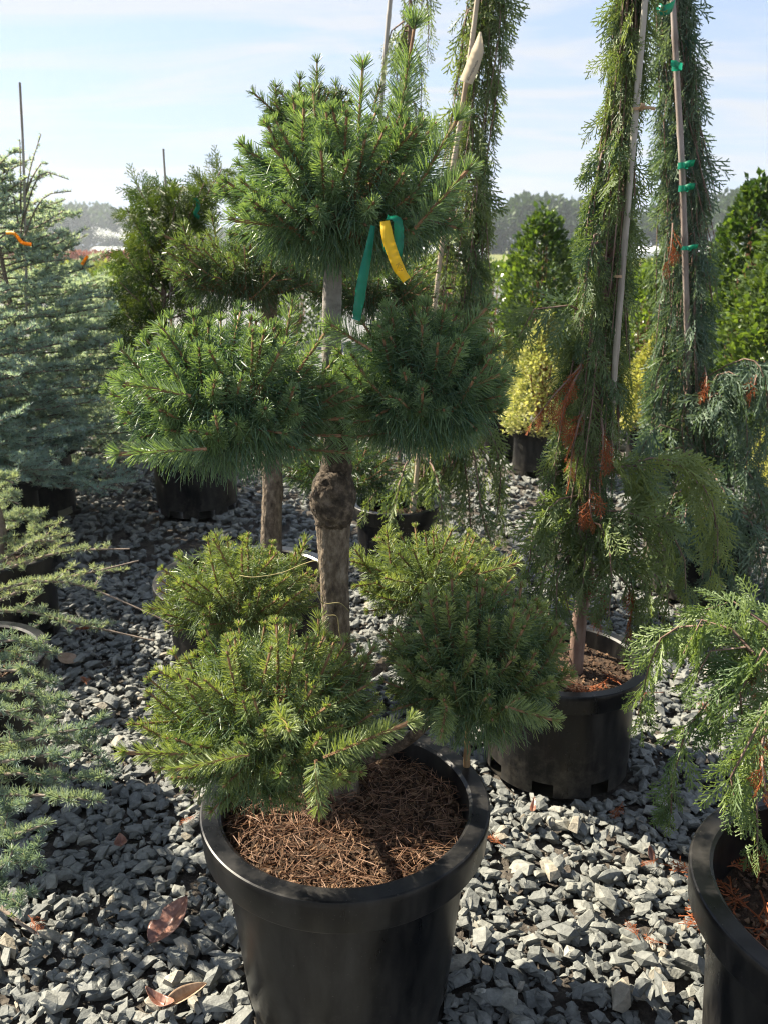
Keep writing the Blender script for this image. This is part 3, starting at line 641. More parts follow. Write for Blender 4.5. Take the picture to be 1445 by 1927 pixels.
# ------------------------------------------------------------------ weeping cypresses
def spray_template(seed, n1=16, n2=5, w=.020):
    g = rng_(seed); P, Q, W = [], [], []
    def axis(t): return np.array([.04 * math.sin(3 * t), -.16 * t * t, t])
    for i in range(5): P.append(axis(i / 5)); Q.append(axis((i + 1) / 5)); W.append(w * (1.25 - .1 * i))
    for i in range(n1):
        t = .08 + .9 * i / n1; s = 1 if i % 2 else -1; o = axis(t)
        ln = (.42 * (1 - t) ** .65 + .07) * g.uniform(.75, 1.15) * min(1, .45 + 2.2 * t)
        a = R(g.uniform(30, 46)); d = np.array([s * math.sin(a), g.normal() * .12 - .05, math.cos(a)]); d /= np.linalg.norm(d)
        e = o + d * ln + np.array([0, -.12 * ln, .10 * ln]); P.append(o); Q.append(e); W.append(w)
        m = max(1, int(n2 * ln / .3))
        for j in range(m):
            u = (j + .7) / (m + .6); b = o + (e - o) * u; s2 = 1 if j % 2 else -1
            a2 = math.atan2(d[0], d[2]) + s2 * R(g.uniform(28, 48)); l2 = ln * .42 * (1 - u * .55) * g.uniform(.7, 1.2)
            d2 = np.array([math.sin(a2), g.normal() * .16, math.cos(a2)]); P.append(b); Q.append(b + d2 / np.linalg.norm(d2) * l2); W.append(w * .92)
    P, Q, W = np.array(P), np.array(Q), np.array(W)[:, None]
    D = unit(Q - P); S0 = unit(np.cross(D, np.array([0, 1.0, 0.]))); Nn = np.cross(S0, D)
    an = g.uniform(-1.0, 1.0, len(P))[:, None]; S = S0 * np.cos(an) + Nn * np.sin(an)
    V = np.stack([P - S * W / 2, P + S * W / 2, Q + S * W * .36, Q - S * W * .36], 1).reshape(-1, 3)
    return V, np.arange(len(P) * 4).reshape(-1, 4)
SPF = [spray_template(200 + i, 13, 5, .027) for i in range(7)]
SPE = [spray_template(220 + i, 13, 4, .036) for i in range(7)]
SPM = [spray_template(240 + i, 10, 3, .036) for i in range(6)]
def place_var(acc, T, O, X, N, A, S, tint, rng):
    kk = rng.integers(0, len(T), len(O)); S = np.broadcast_to(S, (len(O),)); tint = np.broadcast_to(tint, (len(O),))
    for q in range(len(T)):
        m = kk == q; place(acc, T[q], O[m], X[m], N[m], A[m], S[m], tint[m])
def strand(acc, tw, P, rng, T, sl=.11, sp=.03, t0=.15, tint=.4, rad=.004, hang=.75, side=.42, taper=.45):
    P = np.asarray(P, float); n = max(6, int(np.linalg.norm(np.diff(P, axis=0), axis=1).sum() / .02)); C = catmull(P, n)
    nk = max(4, n // 3); tube(tw, C[np.linspace(0, n - 1, nk).astype(int)], np.linspace(rad, rad * .4, nk), 4, cap=False)
    ln = np.linalg.norm(np.diff(C, axis=0), axis=1).sum(); m = max(3, int(ln * (1 - t0) / sp)); ts = np.linspace(t0, 1, m)
    O = np.stack([np.interp(ts, np.linspace(0, 1, n), C[:, k]) for k in range(3)], 1)
    Tg = unit(np.stack([np.interp(ts, np.linspace(0, 1, n), np.gradient(C[:, k])) for k in range(3)], 1))
    th = rng.uniform(0, 6.28, m); rnd = np.stack([np.cos(th), np.sin(th), rng.normal(size=m) * .2], 1)
    sd = unit(np.cross(Tg, rnd))
    A = unit(Tg * .55 + np.array([0, 0, -1.0]) * hang + sd * side); A[-1] = unit(Tg[-1] * .6 + np.array([0, 0, -.6]))
    X, N, A = frames(A, unit(rnd + rng.normal(size=rnd.shape) * .4))
    S = sl * (1 - taper * ts ** 2) * rng.uniform(.7, 1.2, m)
    place_var(acc, T, O, X, N, A, S, np.clip(tint + rng.normal(size=m) * .14, 0, 1), rng)
def interp_axis(ax, z):
    ax = np.asarray(ax); o = np.argsort(ax[:, 2]); return np.array([np.interp(z, ax[o, 2], ax[o, k]) for k in range(2)])
def cypress(name_loc, label, axpx, Y, prof, ns, T, mat, seed, sl, sp, tint=.4, trunkr=.016, bark=None, drop=(.25, .6), base=None, mode='strand'):
    """axpx: (px,py) up the stem; prof: (py, half width px, centre shift px)"""
    hwk = .12 * sl; rng = rng_(seed); t = thing('weeping_cypress', name_loc, label, 'tree', 'weeping cypresses')
    ax = np.array([at(x, y, Y) for x, y in axpx])
    if base is not None: ax = np.vstack([base, ax])
    limb(t, ax, np.linspace(trunkr, trunkr * .35, len(ax)), bark or M_cybark, 12, 60, .05, seed, 'trunk')
    acc, tw = Acc(), Acc(); ys = np.array([p[0] for p in prof], float)
    zs = np.array([at(722, y, Y)[2] for y in ys]); o = np.argsort(zs)
    hw = np.maximum(.018, np.array([p[1] / ppm(722, p[0], Y) for p in prof]) - hwk); sh = np.array([p[2] / ppm(722, p[0], Y) for p in prof])
    for i in range(ns):
        z0 = rng.uniform(zs.min(), zs.max() + .15) if rng.random() > .1 else zs.max() + rng.uniform(0, .2)
        h = float(np.interp(z0, zs[o], hw[o])); s_ = float(np.interp(z0, zs[o], sh[o])); c = interp_axis(ax, z0); a = rng.uniform(0, 6.283)
        lm = 1 + .55 * noise.noise(Vector((math.cos(a) * 1.3 + seed, math.sin(a) * 1.3, z0 * 2.6))); r = h * lm * math.sqrt(rng.uniform(.2, .95)); dl = rng.uniform(*drop); z2 = max(zs.min() - .02, z0 - dl)
        h2 = float(np.interp(z2, zs[o], hw[o])); c2 = interp_axis(ax, z2); s2 = float(np.interp(z2, zs[o], sh[o])); r2 = max(r, h2 * lm * math.sqrt(rng.uniform(.3, .95)))
        d = np.array([math.cos(a), math.sin(a)]); st = np.array([c[0], c[1], z0 + .03])
        p1 = np.array([c[0] + s_ + d[0] * r * .75, c[1] + d[1] * r * .75, z0 + .02]); p2 = np.array([c[0] + s_ + d[0] * r * 1.02, c[1] + d[1] * r * 1.02, z0 - dl * .3])
        p3 = np.array([c2[0] + s2 + d[0] * r2, c2[1] + d[1] * r2, z2])
        strand(acc, tw, [st, p1, p2, p3], rng, T, sl, sp, .22, np.clip(tint + rng.normal() * .15, 0, 1))
    return t, acc, tw, rng
def finish(t, acc, tw, mat):
    o = acc.build('foliage', mat, t, kind='stuff'); tw.build('branches', M_cybark, t, True); return o
# front-right cypress (B)
xb, yb = POTS['cyp_front'][:2]
tB, aB, wB, gB = cypress((xb, yb, SOILZ['cyp_front']), 'green weeping cypress tied to the tall pale cane, with browned dead sprays', 
    [(1088, 1180), (1102, 1080), (1100, 960), (1112, 850), (1128, 700), (1150, 480), (1172, 250), (1190, 0), (1200, -160)], 2.10,
    [(-120, 28, -10), (0, 42, -6), (200, 52, -8), (400, 62, -12), (600, 66, -8), (760, 62, -2), (900, 82, -8), (1010, 92, -6)], 135, SPF, M_cypG, 301, .105, .029, .38, .021,
    base=np.array([at(1083, 1245, 2.10)[0], 2.10, SOILZ['cyp_front'] - .02]), drop=(.18, .42))
def px(P): return [at(*p) for p in P]
for P, q in [(([1120, 900, 2.08], [1210, 872, 2.03], [1285, 878, 1.98], [1330, 940, 1.95], [1348, 1000, 1.94], [1335, 1085, 1.94]), .8),
          (([1110, 960, 2.06], [1180, 985, 2.0], [1240, 1040, 1.97], [1258, 1120, 1.96], [1240, 1190, 1.96]), .45),
          (([1100, 930, 2.08], [1040, 945, 2.0], [1005, 1000, 1.98], [990, 1100, 1.98]), .35), (([1110, 1000, 2.1], [1170, 1020, 2.0], [1190, 1120, 1.97], [1180, 1200, 1.96]), .4),
          (([1120, 600, 2.1], [1060, 572, 2.08], [1000, 585, 2.08], [972, 640, 2.08]), .25), (([1105, 950, 2.1], [1060, 990, 2.15], [1040, 1080, 2.15], [1030, 1180, 2.13]), .3),
          (([1100, 1010, 2.1], [1070, 1040, 2.0], [1060, 1120, 1.98], [1075, 1170, 1.97]), .3), (([1110, 880, 2.06], [1200, 880, 2.02], [1230, 930, 2.0], [1235, 1000, 2.0]), .55), (([1120, 900, 2.08], [1220, 862, 2.0], [1300, 885, 1.95], [1345, 965, 1.92], [1350, 1060, 1.91]), .8), (([1105, 960, 2.08], [1050, 1000, 1.98], [1020, 1080, 1.95], [1015, 1150, 1.95]), .3), (([1105, 980, 2.06], [1140, 1000, 1.95], [1150, 1080, 1.92], [1145, 1160, 1.92]), .35), (([1110, 960, 2.06], [1210, 970, 1.95], [1280, 1030, 1.92], [1290, 1110, 1.92]), .5), (([1105, 1040, 2.06], [1210, 1080, 1.93], [1225, 1150, 1.92], [1215, 1215, 1.92]), .4), (([1105, 1000, 2.1], [1055, 1060, 1.98], [1045, 1130, 1.96], [1050, 1190, 1.96]), .25), (([1105, 1000, 2.1], [1100, 1050, 1.96], [1095, 1110, 1.94]), .3)]:
    strand(aB, wB, px(P), gB, SPE, .115, .020, .10, q + .08, .0032, side=.75)
finish(tB, aB, wB, M_cypG)
dacc, dtw = Acc(), Acc()
for P in [([1110, 640, 2.08], [1085, 700, 2.03], [1040, 745, 2.0], [1000, 795, 1.99]), ([1095, 690, 2.05], [1068, 740, 1.99], [1052, 800, 1.98]), ([1110, 740, 2.05], [1080, 820, 2.0], [1072, 895, 1.99]),
          ([1110, 900, 2.05], [1108, 940, 1.97], [1112, 975, 1.96]), ([1130, 780, 2.05], [1135, 830, 1.99], [1130, 880, 1.99]), ([1115, 1060, 2.05], [1130, 1110, 1.98], [1128, 1170, 1.98]), ([1160, 1080, 2.0], [1190, 1120, 1.97], [1185, 1180, 1.96])]:
    strand(dacc, dtw, px(P), gB, SPF, .075, .022, .2, .55, .003)
o = dacc.build('dead_sprays', M_dead, tB); o['label'] = 'orange brown dead sprays hanging in the green foliage'; dtw.build('dead_twigs', M_cybark, tB, kind='stuff')
# centre cypress (A), leans to the right
xa, ya = POTS['cyp_mid'][:2]
tA, aA, wA, gA = cypress((xa, ya, SOILZ['cyp_mid']), 'narrow weeping cypress behind the pine, leaning right, with paper tag on its cane',
    [(775, 960), (790, 850), (812, 700), (838, 500), (868, 250), (900, 0), (915, -150)], 3.385,
    [(-150, 34, 10), (0, 52, 18), (150, 52, 15), (300, 48, 22), (420, 62, 18), (560, 72, 22), (680, 72, 30), (780, 66, 25), (880, 55, 20)], 130, SPM, M_cypG, 302, .135, .038, .42, .014,
    base=np.array([at(770, 960, 3.385)[0], 3.385, SOILZ['cyp_mid'] - .02]), drop=(.3, .65))
for P in [([800, 760, 3.38], [850, 760, 3.3], [890, 850, 3.25], [905, 960, 3.22], [930, 1040, 3.2]), ([800, 800, 3.38], [860, 830, 3.3], [880, 920, 3.25], [885, 1010, 3.22]), ([790, 850, 3.38], [815, 880, 3.2], [828, 930, 3.1], [832, 990, 3.08]),
          ([790, 840, 3.38], [760, 880, 3.2], [745, 940, 3.12], [735, 985, 3.1]), ([800, 740, 3.38], [900, 780, 3.35], [940, 880, 3.3], [930, 1000, 3.28]), ([790, 880, 3.38], [730, 900, 3.3], [690, 950, 3.2]), ([800, 800, 3.38], [870, 800, 3.5], [930, 900, 3.5], [950, 1010, 3.5])]:
    strand(aA, wA, px(P), gA, SPM, .15, .022, .2, .5, .005)
finish(tA, aA, wA, M_cypG)
# blue cypress at right (C)
xc, yc = POTS['cyp_blue'][:2]
tC, aC, wC, gC = cypress((xc, yc, SOILZ['cyp_blue']), 'blue green weeping cypress on a cane with green tape ties', 
    [(1300, 1020), (1298, 850), (1294, 650), (1288, 400), (1278, 200), (1268, 40), (1262, -100)], 3.35,
    [(-100, 36, 8), (60, 44, 2), (200, 44, 6), (330, 52, 4), (500, 62, 0), (640, 62, -6), (760, 66, -10), (900, 80, -10), (1040, 95, -5)], 150, SPM, M_cypB, 303, .14, .038, .42, .018,
    base=np.array([at(1302, 1085, 3.35)[0], 3.35, SOILZ['cyp_blue'] - .02]), drop=(.3, .65))
for k, P in enumerate([([1310, 760, 3.3], [1360, 700, 3.2], [1410, 690, 3.15], [1430, 780, 3.1], [1425, 900, 3.1]), ([1310, 740, 3.35], [1380, 690, 3.25], [1440, 690, 3.2], [1465, 800, 3.2], [1460, 930, 3.2]), ([1310, 780, 3.3], [1350, 740, 3.1], [1375, 800, 3.05], [1385, 920, 3.05]),
          ([1300, 860, 3.3], [1350, 900, 3.1], [1385, 1000, 3.05], [1400, 1100, 3.0]), ([1300, 900, 3.3], [1330, 960, 3.05], [1350, 1050, 3.0], [1360, 1130, 2.98]), ([1300, 820, 3.3], [1240, 800, 3.15], [1210, 840, 3.1], [1190, 900, 3.08]),
          ([1300, 840, 3.3], [1250, 850, 3.1], [1225, 900, 3.05], [1215, 960, 3.0]), ([1310, 780, 3.3], [1350, 705, 3.15], [1395, 720, 3.05], [1405, 830, 3.0], [1400, 930, 3.0]), ([1310, 850, 3.3], [1400, 880, 3.2], [1440, 980, 3.1], [1450, 1100, 3.05]),
          ([1300, 700, 3.3], [1370, 760, 3.3], [1400, 850, 3.25], [1440, 950, 3.25]), ([1300, 900, 3.3], [1290, 960, 3.05], [1280, 1060, 3.0], [1290, 1110, 3.0]), ([1310, 720, 3.3], [1400, 675, 3.1], [1440, 720, 3.0], [1440, 850, 2.98]), ([1310, 760, 3.3], [1350, 720, 3.25], [1362, 790, 3.2], [1360, 880, 3.2]), ([1310, 870, 3.2], [1360, 920, 3.0], [1370, 1010, 2.95], [1380, 1090, 2.93]), ([1310, 930, 3.2], [1410, 980, 3.0], [1430, 1060, 2.95], [1440, 1130, 2.93]), ([1310, 950, 3.2], [1330, 1000, 3.0], [1320, 1090, 2.95])]):
    strand(aC, wC, px(P), gC, SPM, .16, .0195, .08, .4, .0035)
finish(tC, aC, wC, M_cypB)
dacc, dtw = Acc(), Acc()
for P in [([1265, 420, 3.25], [1262, 460, 3.2], [1256, 500, 3.2]), ([1325, 690, 3.25], [1330, 720, 3.15], [1322, 740, 3.15]), ([1425, 690, 3.1], [1420, 720, 3.0], [1410, 740, 3.0])]:
    strand(dacc, dtw, px(P), gC, SPM, .08, .02, .1, .5, .003)
o = dacc.build('dead_sprays', M_dead, tC); o['label'] = 'rust brown dead sprays in the blue foliage'; dtw.build('dead_twigs', M_cybark, tC, kind='stuff')
# cypress behind the pine top (D)
dd = at(760, 800, 4.3)
tD, aD, wD, gD = cypress((dd[0], 4.3, 0), 'weeping cypress behind the pine crown, only its cane and fringe showing', 
    [(752, 900), (755, 600), (762, 300), (772, 0), (775, -120)], 4.3, [(-120, 40, 10), (40, 44, 8), (150, 34, 0), (300, 40, 0), (500, 45, 0), (700, 45, 0)], 24, SPM, M_cypG, 304, .16, .04, .5, .014,
    base=np.array([dd[0], 4.3, 0.0]), drop=(.3, .6))
strand(aD, wD, px([([775, -60, 4.25]), ([800, -20, 4.2]), ([806, 50, 4.2]), ([803, 100, 4.2])]), gD, SPM, .12, .035, .2, .6, .004)
strand(aD, wD, px([([760, 40, 4.25]), ([735, 60, 4.2]), ([722, 110, 4.2]), ([718, 150, 4.2])]), gD, SPM, .12, .035, .2, .6, .004)
finish(tD, aD, wD, M_cypG)
# corner cypress (E) arching in from the right
xe, ye = POTS['cyp_corner'][:2]
tE = thing('weeping_cypress', (xe, ye, SOILZ['cyp_corner']), 'bright yellow green cypress arching in from the right over the corner pot', 'tree', 'weeping cypresses')
gE = rng_(305); aE, wE = Acc(), Acc()
limb(tE, [(xe + .12, ye + .1, SOILZ['cyp_corner'] - .02), (xe + .13, ye + .14, .62), (xe + .10, ye + .2, .85), (xe + .16, ye + .22, 1.35)], [.02, .017, .014, .005], M_cybark, 12, 40, .05, 9, 'trunk')
rt = np.array([xe + .12, ye + .2, .72])
for P, q, t0 in [(px([([1470, 1300, 1.38]), ([1400, 1215, 1.42]), ([1340, 1170, 1.46]), ([1275, 1180, 1.48]), ([1240, 1205, 1.48]), ([1215, 1270, 1.47]), ([1200, 1345, 1.46])]), .78, .02),
              (px([([1465, 1300, 1.38]), ([1390, 1280, 1.42]), ([1330, 1320, 1.45]), ([1280, 1395, 1.44]), ([1262, 1480, 1.42]), ([1262, 1530, 1.41])]), .38, .02),
              (px([([1480, 1330, 1.3]), ([1440, 1370, 1.28]), ([1420, 1430, 1.26]), ([1425, 1520, 1.24]), ([1425, 1600, 1.22])]), .75, .0),
              (px([([1480, 1280, 1.3]), ([1445, 1330, 1.26]), ([1395, 1420, 1.24]), ([1370, 1480, 1.23]), ([1385, 1520, 1.23])]), .65, .1),
              (px([([1480, 1240, 1.4]), ([1430, 1160, 1.44]), ([1370, 1130, 1.47]), ([1320, 1150, 1.48])]), .7, .0),
              (px([([1470, 1280, 1.36]), ([1420, 1250, 1.38]), ([1370, 1260, 1.4]), ([1345, 1330, 1.4]), ([1355, 1400, 1.4])]), .35, .0), (px([([1450, 1260, 1.38]), ([1390, 1210, 1.42]), ([1330, 1230, 1.42]), ([1300, 1290, 1.42])]), .5, .1),
              (px([([1480, 1270, 1.34]), ([1440, 1220, 1.36]), ([1400, 1260, 1.36]), ([1390, 1340, 1.35]), ([1400, 1400, 1.34])]), .4, .1), (px([([1440, 1255, 1.38]), ([1370, 1180, 1.44]), ([1310, 1170, 1.44]), ([1285, 1230, 1.44])]), .7, .1),
              (px([([1480, 1210, 1.5]), ([1450, 1150, 1.5]), ([1440, 1200, 1.45]), ([1445, 1290, 1.42])]), .5, .1)]:
    tube(wE, catmull([rt, (rt + P[0]) / 2 + np.array([0, 0, .03]), P[0]], 8), .008, 7); strand(aE, wE, P, gE, SPE, .085, .0115, t0, q - .05, .0035, hang=.6, side=.6, taper=.3)
finish(tE, aE, wE, M_cypL)
dacc, dtw = Acc(), Acc()
for P in [([1440, 1370, 1.3], [1432, 1420, 1.22], [1440, 1490, 1.2]), ([1440, 1250, 1.37], [1420, 1275, 1.36], [1400, 1290, 1.36])]:
    strand(dacc, dtw, px(P), gE, SPF, .05, .014, .1, .4, .003)
o = dacc.build('dead_sprays', M_dead, tE); o['label'] = 'red brown dead sprays near the stem'; dtw.build('dead_twigs', M_cybark, tE, kind='stuff')

# ------------------------------------------------------------------ cedars on the left
def rosettes(acc, O, U, n, ln, w, rng, tint, mode):
    m = len(O); U = unit(U); X = unit(np.cross(U, rng.normal(size=(m, 3)))); Yv = np.cross(U, X)
    ph = rng.uniform(0, 6.283, (m, n)); an = np.radians(rng.uniform(12, 78, (m, n)))
    d = U[:, None] * np.cos(an)[..., None] + (np.cos(ph)[..., None] * X[:, None] + np.sin(ph)[..., None] * Yv[:, None]) * np.sin(an)[..., None]
    L = ln * rng.uniform(.75, 1.15, (m, n)); t = np.clip(np.broadcast_to(tint, (m,))[:, None] + rng.normal(size=(m, n)) * .08, 0, 1)
    blades(acc, np.repeat(O, n, 0), d.reshape(-1, 3), L.ravel(), w, rng, None, t.ravel(), mode)
def twig_rosettes(acc, tw, P, rng, sp, n, ln, w, tint, mode, rad=.004, t0=.1, t1=1.0, sides=3):
    P = np.asarray(P, float); tot = np.linalg.norm(np.diff(P, axis=0), axis=1).sum(); k = max(4, int(tot / .06)); C = catmull(P, k)
    tube(tw, C, np.linspace(rad, rad * .45, k), sides, cap=False)
    m = max(2, int(tot * (t1 - t0) / sp)); ts = t0 + (t1 - t0) * (np.arange(m) + rng.uniform(.2, .8, m)) / m
    O = np.stack([np.interp(ts, np.linspace(0, 1, k), C[:, j]) for j in range(3)], 1); T = unit(P[-1] - P[0])
    U = unit(np.array([0, 0, .75]) + rng.normal(size=(m, 3)) * .62 + T * .25)
    rosettes(acc, O + U * .003, U, n, ln, w, rng, np.clip(tint + rng.normal(size=m) * .13, 0, 1), mode); return C
def cedar(key, label, top, spread, nb, seed, n, ln, w, sp, mode, tint, lo=.3, sub=5, rise=.25, asym=(0, 0), zmin=None, taper=1.0):
    x, y = POTS[key][:2] if isinstance(key, str) else key; z0 = SOILZ[key] if isinstance(key, str) else 0.0
    rng = rng_(seed); t = thing('cedar_tree', (x, y, z0), label, 'tree', 'blue cedars in the left row'); acc, tw = Acc(), Acc()
    a = Acc(); tp = np.array([x + rng.normal() * .04, y, top]); tube(a, catmull([np.array([x, y, z0 - .02]), np.array([x + .03, y, (z0 + top) / 2]), tp], 20), np.linspace(.022, .004, 20), 10, rough=.05); a.build('trunk', M_ctwig, t, True)
    for i in range(nb):
        f = (i + rng.random()) / nb; zb = z0 + .05 + (top - z0) * (lo + (1 - lo) * f) * .97 if zmin is None else zmin + (top - zmin) * f
        az = i * 2.399 + rng.normal() * .3; ln_ = spread * (1 - .85 * f ** taper) * rng.uniform(.7, 1.12) + .07
        d = np.array([math.cos(az) + asym[0], math.sin(az) + asym[1], 0]); d /= max(.4, np.linalg.norm(d)); b = np.array([x, y, zb])
        e = b + d * ln_ + np.array([0, 0, rise * ln_ * (1.6 * f - .35) + rng.normal() * .03]); C = twig_rosettes(acc, tw, [b, (b + e) / 2 + np.array([0, 0, rng.normal() * .02 - .01]), e], rng, sp, n, ln, w, tint, mode, .006)
        for s in range(int(sub * (1.15 - f)) + 2):
            q = rng.uniform(.25, .95); b2 = C[int(q * (len(C) - 1))]; sg = 1 if s % 2 else -1; aa = az + sg * rng.uniform(.6, 1.1)
            l2 = ln_ * rng.uniform(.28, .5) * (1.15 - q * .6); e2 = b2 + np.array([math.cos(aa), math.sin(aa), rng.uniform(-.1, .4)]) * l2
            C2 = twig_rosettes(acc, tw, [b2, (b2 + e2) / 2 + np.array([0, 0, .01]), e2], rng, sp, n, ln, w, tint, mode, .003)
            for s3 in range(2):
                b3 = C2[int(rng.uniform(.3, .8) * (len(C2) - 1))]; a3 = aa + rng.choice([-1, 1]) * rng.uniform(.5, 1)
                e3 = b3 + np.array([math.cos(a3), math.sin(a3), rng.uniform(0, .5)]) * l2 * .45; twig_rosettes(acc, tw, [b3, (b3 + e3) / 2, e3], rng, sp, n, ln, w, tint, mode, .002)
    return t, acc, tw, rng
def cfinish(t, acc, tw, m=None): acc.build('needles', m or M_cedar, t, kind='stuff'); tw.build('branches', M_ctwig, t, True)
t, a, w, g = cedar('cedar_far', 'tall blue cedar with sparse leader and orange tape on the left', at(40, 300, 4.45)[2], .66, 120, 401, 9, .027, .0068, .0155, 3, .42, .0, 7, .3, taper=1.9)
for P in [([40, 440, 4.4], [55, 330, 4.4], [78, 252, 4.4]), ([40, 430, 4.4], [75, 330, 4.35], [130, 338, 4.3]), ([35, 420, 4.4], [20, 340, 4.4], [0, 290, 4.4]), ([40, 460, 4.4], [80, 375, 4.3], [135, 360, 4.3]), ([45, 380, 4.4], [70, 315, 4.4], [92, 308, 4.4]), ([40, 400, 4.4], [40, 340, 4.4], [38, 262, 4.4])]:
    twig_rosettes(a, w, px(P), g, .016, 9, .018, .0032, .5, 3, .005)
cfinish(t, a, w)
t, a, w, g = cedar((-2.25, 5.6), 'paler yellowish cedar behind the tall blue cedar', 1.62, .8, 84, 402, 7, .032, .0095, .021, 3, .62, .0, 7, .3, taper=1.8); cfinish(t, a, w)
t, a, w, g = cedar('cedar_mid', 'dense silvery blue low cedar in the middle of the left row', 1.18, .58, 84, 403, 11, .024, .0048, .0135, 3, .28, .0, 7, .3, (.1, -.1), taper=1.8); cfinish(t, a, w)
t, a, w, g = cedar('cedar_low', 'low cedar with bare twig tips spreading over the gravel path', .58, .24, 9, 404, 18, .021, .0020, .0115, 4, .55, .15, 4, .12, (.35, -.2))
for P, q in [(([0, 1075, 2.75], [90, 1045, 2.72], [160, 1035, 2.7], [245, 1033, 2.68]), .65), (([0, 1130, 2.6], [80, 1095, 2.6], [160, 1080, 2.58], [262, 1055, 2.56]), .7), (([0, 1110, 2.5], [60, 1095, 2.5], [140, 1098, 2.48], [215, 1125, 2.45], [320, 1172, 2.4]), .65),
          (([0, 1060, 2.8], [60, 1020, 2.8], [110, 1020, 2.8]), .6), (([0, 1150, 2.45], [60, 1152, 2.45], [130, 1170, 2.4], [220, 1190, 2.38], [290, 1206, 2.36]), .35), (([30, 1040, 2.7], [70, 1015, 2.7], [95, 1018, 2.7]), .7), (([0, 1190, 2.4], [40, 1205, 2.38], [80, 1228, 2.35]), .3)]:
    C = twig_rosettes(a, w, px(P), g, .010, 18, .020, .0017, q, 4, .0055, .0, .68, 7)
    for s in range(5):
        b = C[int(g.uniform(.1, .85) * (len(C) - 1))]; e = b + np.array([g.uniform(.02, .10), g.uniform(-.05, .05), g.uniform(-.03, .06)])
        twig_rosettes(a, w, [b, (b + e) / 2, e], g, .012, 18, .019, .0017, q, 4, .0025)
cfinish(t, a, w, M_cedarN)
t, a, w, g = cedar('cedar_near', 'nearest blue cedar reaching in from the left edge above its pot', .66, .15, 6, 405, 22, .020, .0018, .010, 4, .25, .25, 4, .05, (0, 0))
for P, q in [(([-40, 1260, 1.85], [40, 1262, 1.8], [80, 1280, 1.78], [108, 1288, 1.76]), .4), (([-40, 1300, 1.8], [40, 1300, 1.75], [90, 1315, 1.72], [130, 1318, 1.70]), .4), (([-40, 1340, 1.8], [50, 1350, 1.7], [110, 1390, 1.66], [160, 1400, 1.64], [215, 1455, 1.6]), .25),
          (([-40, 1400, 1.7], [40, 1395, 1.65], [100, 1380, 1.62], [165, 1370, 1.6]), .35), (([-40, 1460, 1.65], [60, 1455, 1.6], [130, 1465, 1.56], [205, 1465, 1.54]), .3), (([-40, 1500, 1.6], [50, 1495, 1.56], [130, 1500, 1.52], [192, 1510, 1.5]), .4),
          (([-40, 1530, 1.6], [20, 1520, 1.55], [55, 1512, 1.52]), .25), (([-40, 1580, 1.55], [30, 1570, 1.5], [90, 1550, 1.48]), .3), (([-40, 1620, 1.5], [30, 1625, 1.46], [80, 1612, 1.44]), .2), (([-40, 1650, 1.48], [10, 1630, 1.45], [25, 1600, 1.44]), .2), (([-40, 1420, 1.7], [10, 1410, 1.66], [40, 1412, 1.64]), .75),
          (([-30, 1700, 1.42], [15, 1690, 1.4], [40, 1705, 1.38]), .2), (([-40, 1330, 1.75], [20, 1340, 1.7], [60, 1330, 1.68]), .3), (([-40, 1440, 1.62], [30, 1430, 1.6], [90, 1420, 1.58], [150, 1430, 1.56]), .22), (([-40, 1210, 1.9], [30, 1205, 1.88], [75, 1225, 1.86], [110, 1230, 1.85]), .35)]:
    C = twig_rosettes(a, w, px(P), g, .0095, 22, .019, .0016, q, 4, .0042, .0, 1.0, 7)
    for s in range(4):
        b = C[int(g.uniform(.1, .9) * (len(C) - 1))]; e = b + np.array([g.uniform(.0, .07), g.uniform(-.05, .04), g.uniform(-.05, .05)])
        twig_rosettes(a, w, [b, (b + e) / 2, e], g, .0085, 22, .020, .0018, q, 4, .002)
cfinish(t, a, w, M_cedarN)

# ------------------------------------------------------------------ hinoki conifer, far pots
def hinoki():
    x, y = POTS['hinoki'][:2]; y0 = 4.5
    t = thing('conifer', (x, y, SOILZ['hinoki']), 'dark green irregular conifer with curled branch tips beside the cedars', 'tree'); g = rng_(501); acc, tw = Acc(), Acc()
    base = np.array([x, y, SOILZ['hinoki'] - .02])
    limb(t, [base, at(330, 760, y0), at(310, 620, y0), at(312, 480, y0), at(318, 380, y0)], [.024, .02, .016, .011, .005], M_cybark, 10, 30, .05, 3, 'trunk')
    BR = [((310, 420), (260, 352)), ((315, 420), (345, 350)), ((318, 470), (385, 345)), ((330, 450), (418, 318)), ((312, 500), (240, 395)), ((312, 560), (228, 470)), ((312, 560), (385, 500)), ((312, 600), (225, 530)), ((312, 640), (235, 590)), ((315, 660), (225, 650)),
          ((315, 700), (240, 690)), ((318, 600), (400, 560)), ((318, 650), (400, 620)), ((320, 700), (390, 690)), ((312, 470), (280, 400)), ((318, 400), (300, 350)), ((312, 540), (270, 450)), ((320, 520), (360, 430)), ((322, 740), (260, 740)), ((315, 620), (280, 560)), ((315, 560), (345, 490)), ((315, 450), (330, 390))]
    for (a, b) in BR:
        for dy in (-.22, -.08, .06, .2):
            A = at(*a, y0); B = at(*b, y0 + dy + g.normal() * .08); M = (A + B) / 2 + np.array([0, 0, -.02])
            strand(acc, tw, [A, M, B], g, SPM, .125, .014, .2, .4 + g.normal() * .15, .006, hang=.05, side=1.0, taper=.2)
    acc.build('foliage', M_hinoki, t, kind='stuff'); tw.build('branches', M_cybark, t, True)
hinoki()

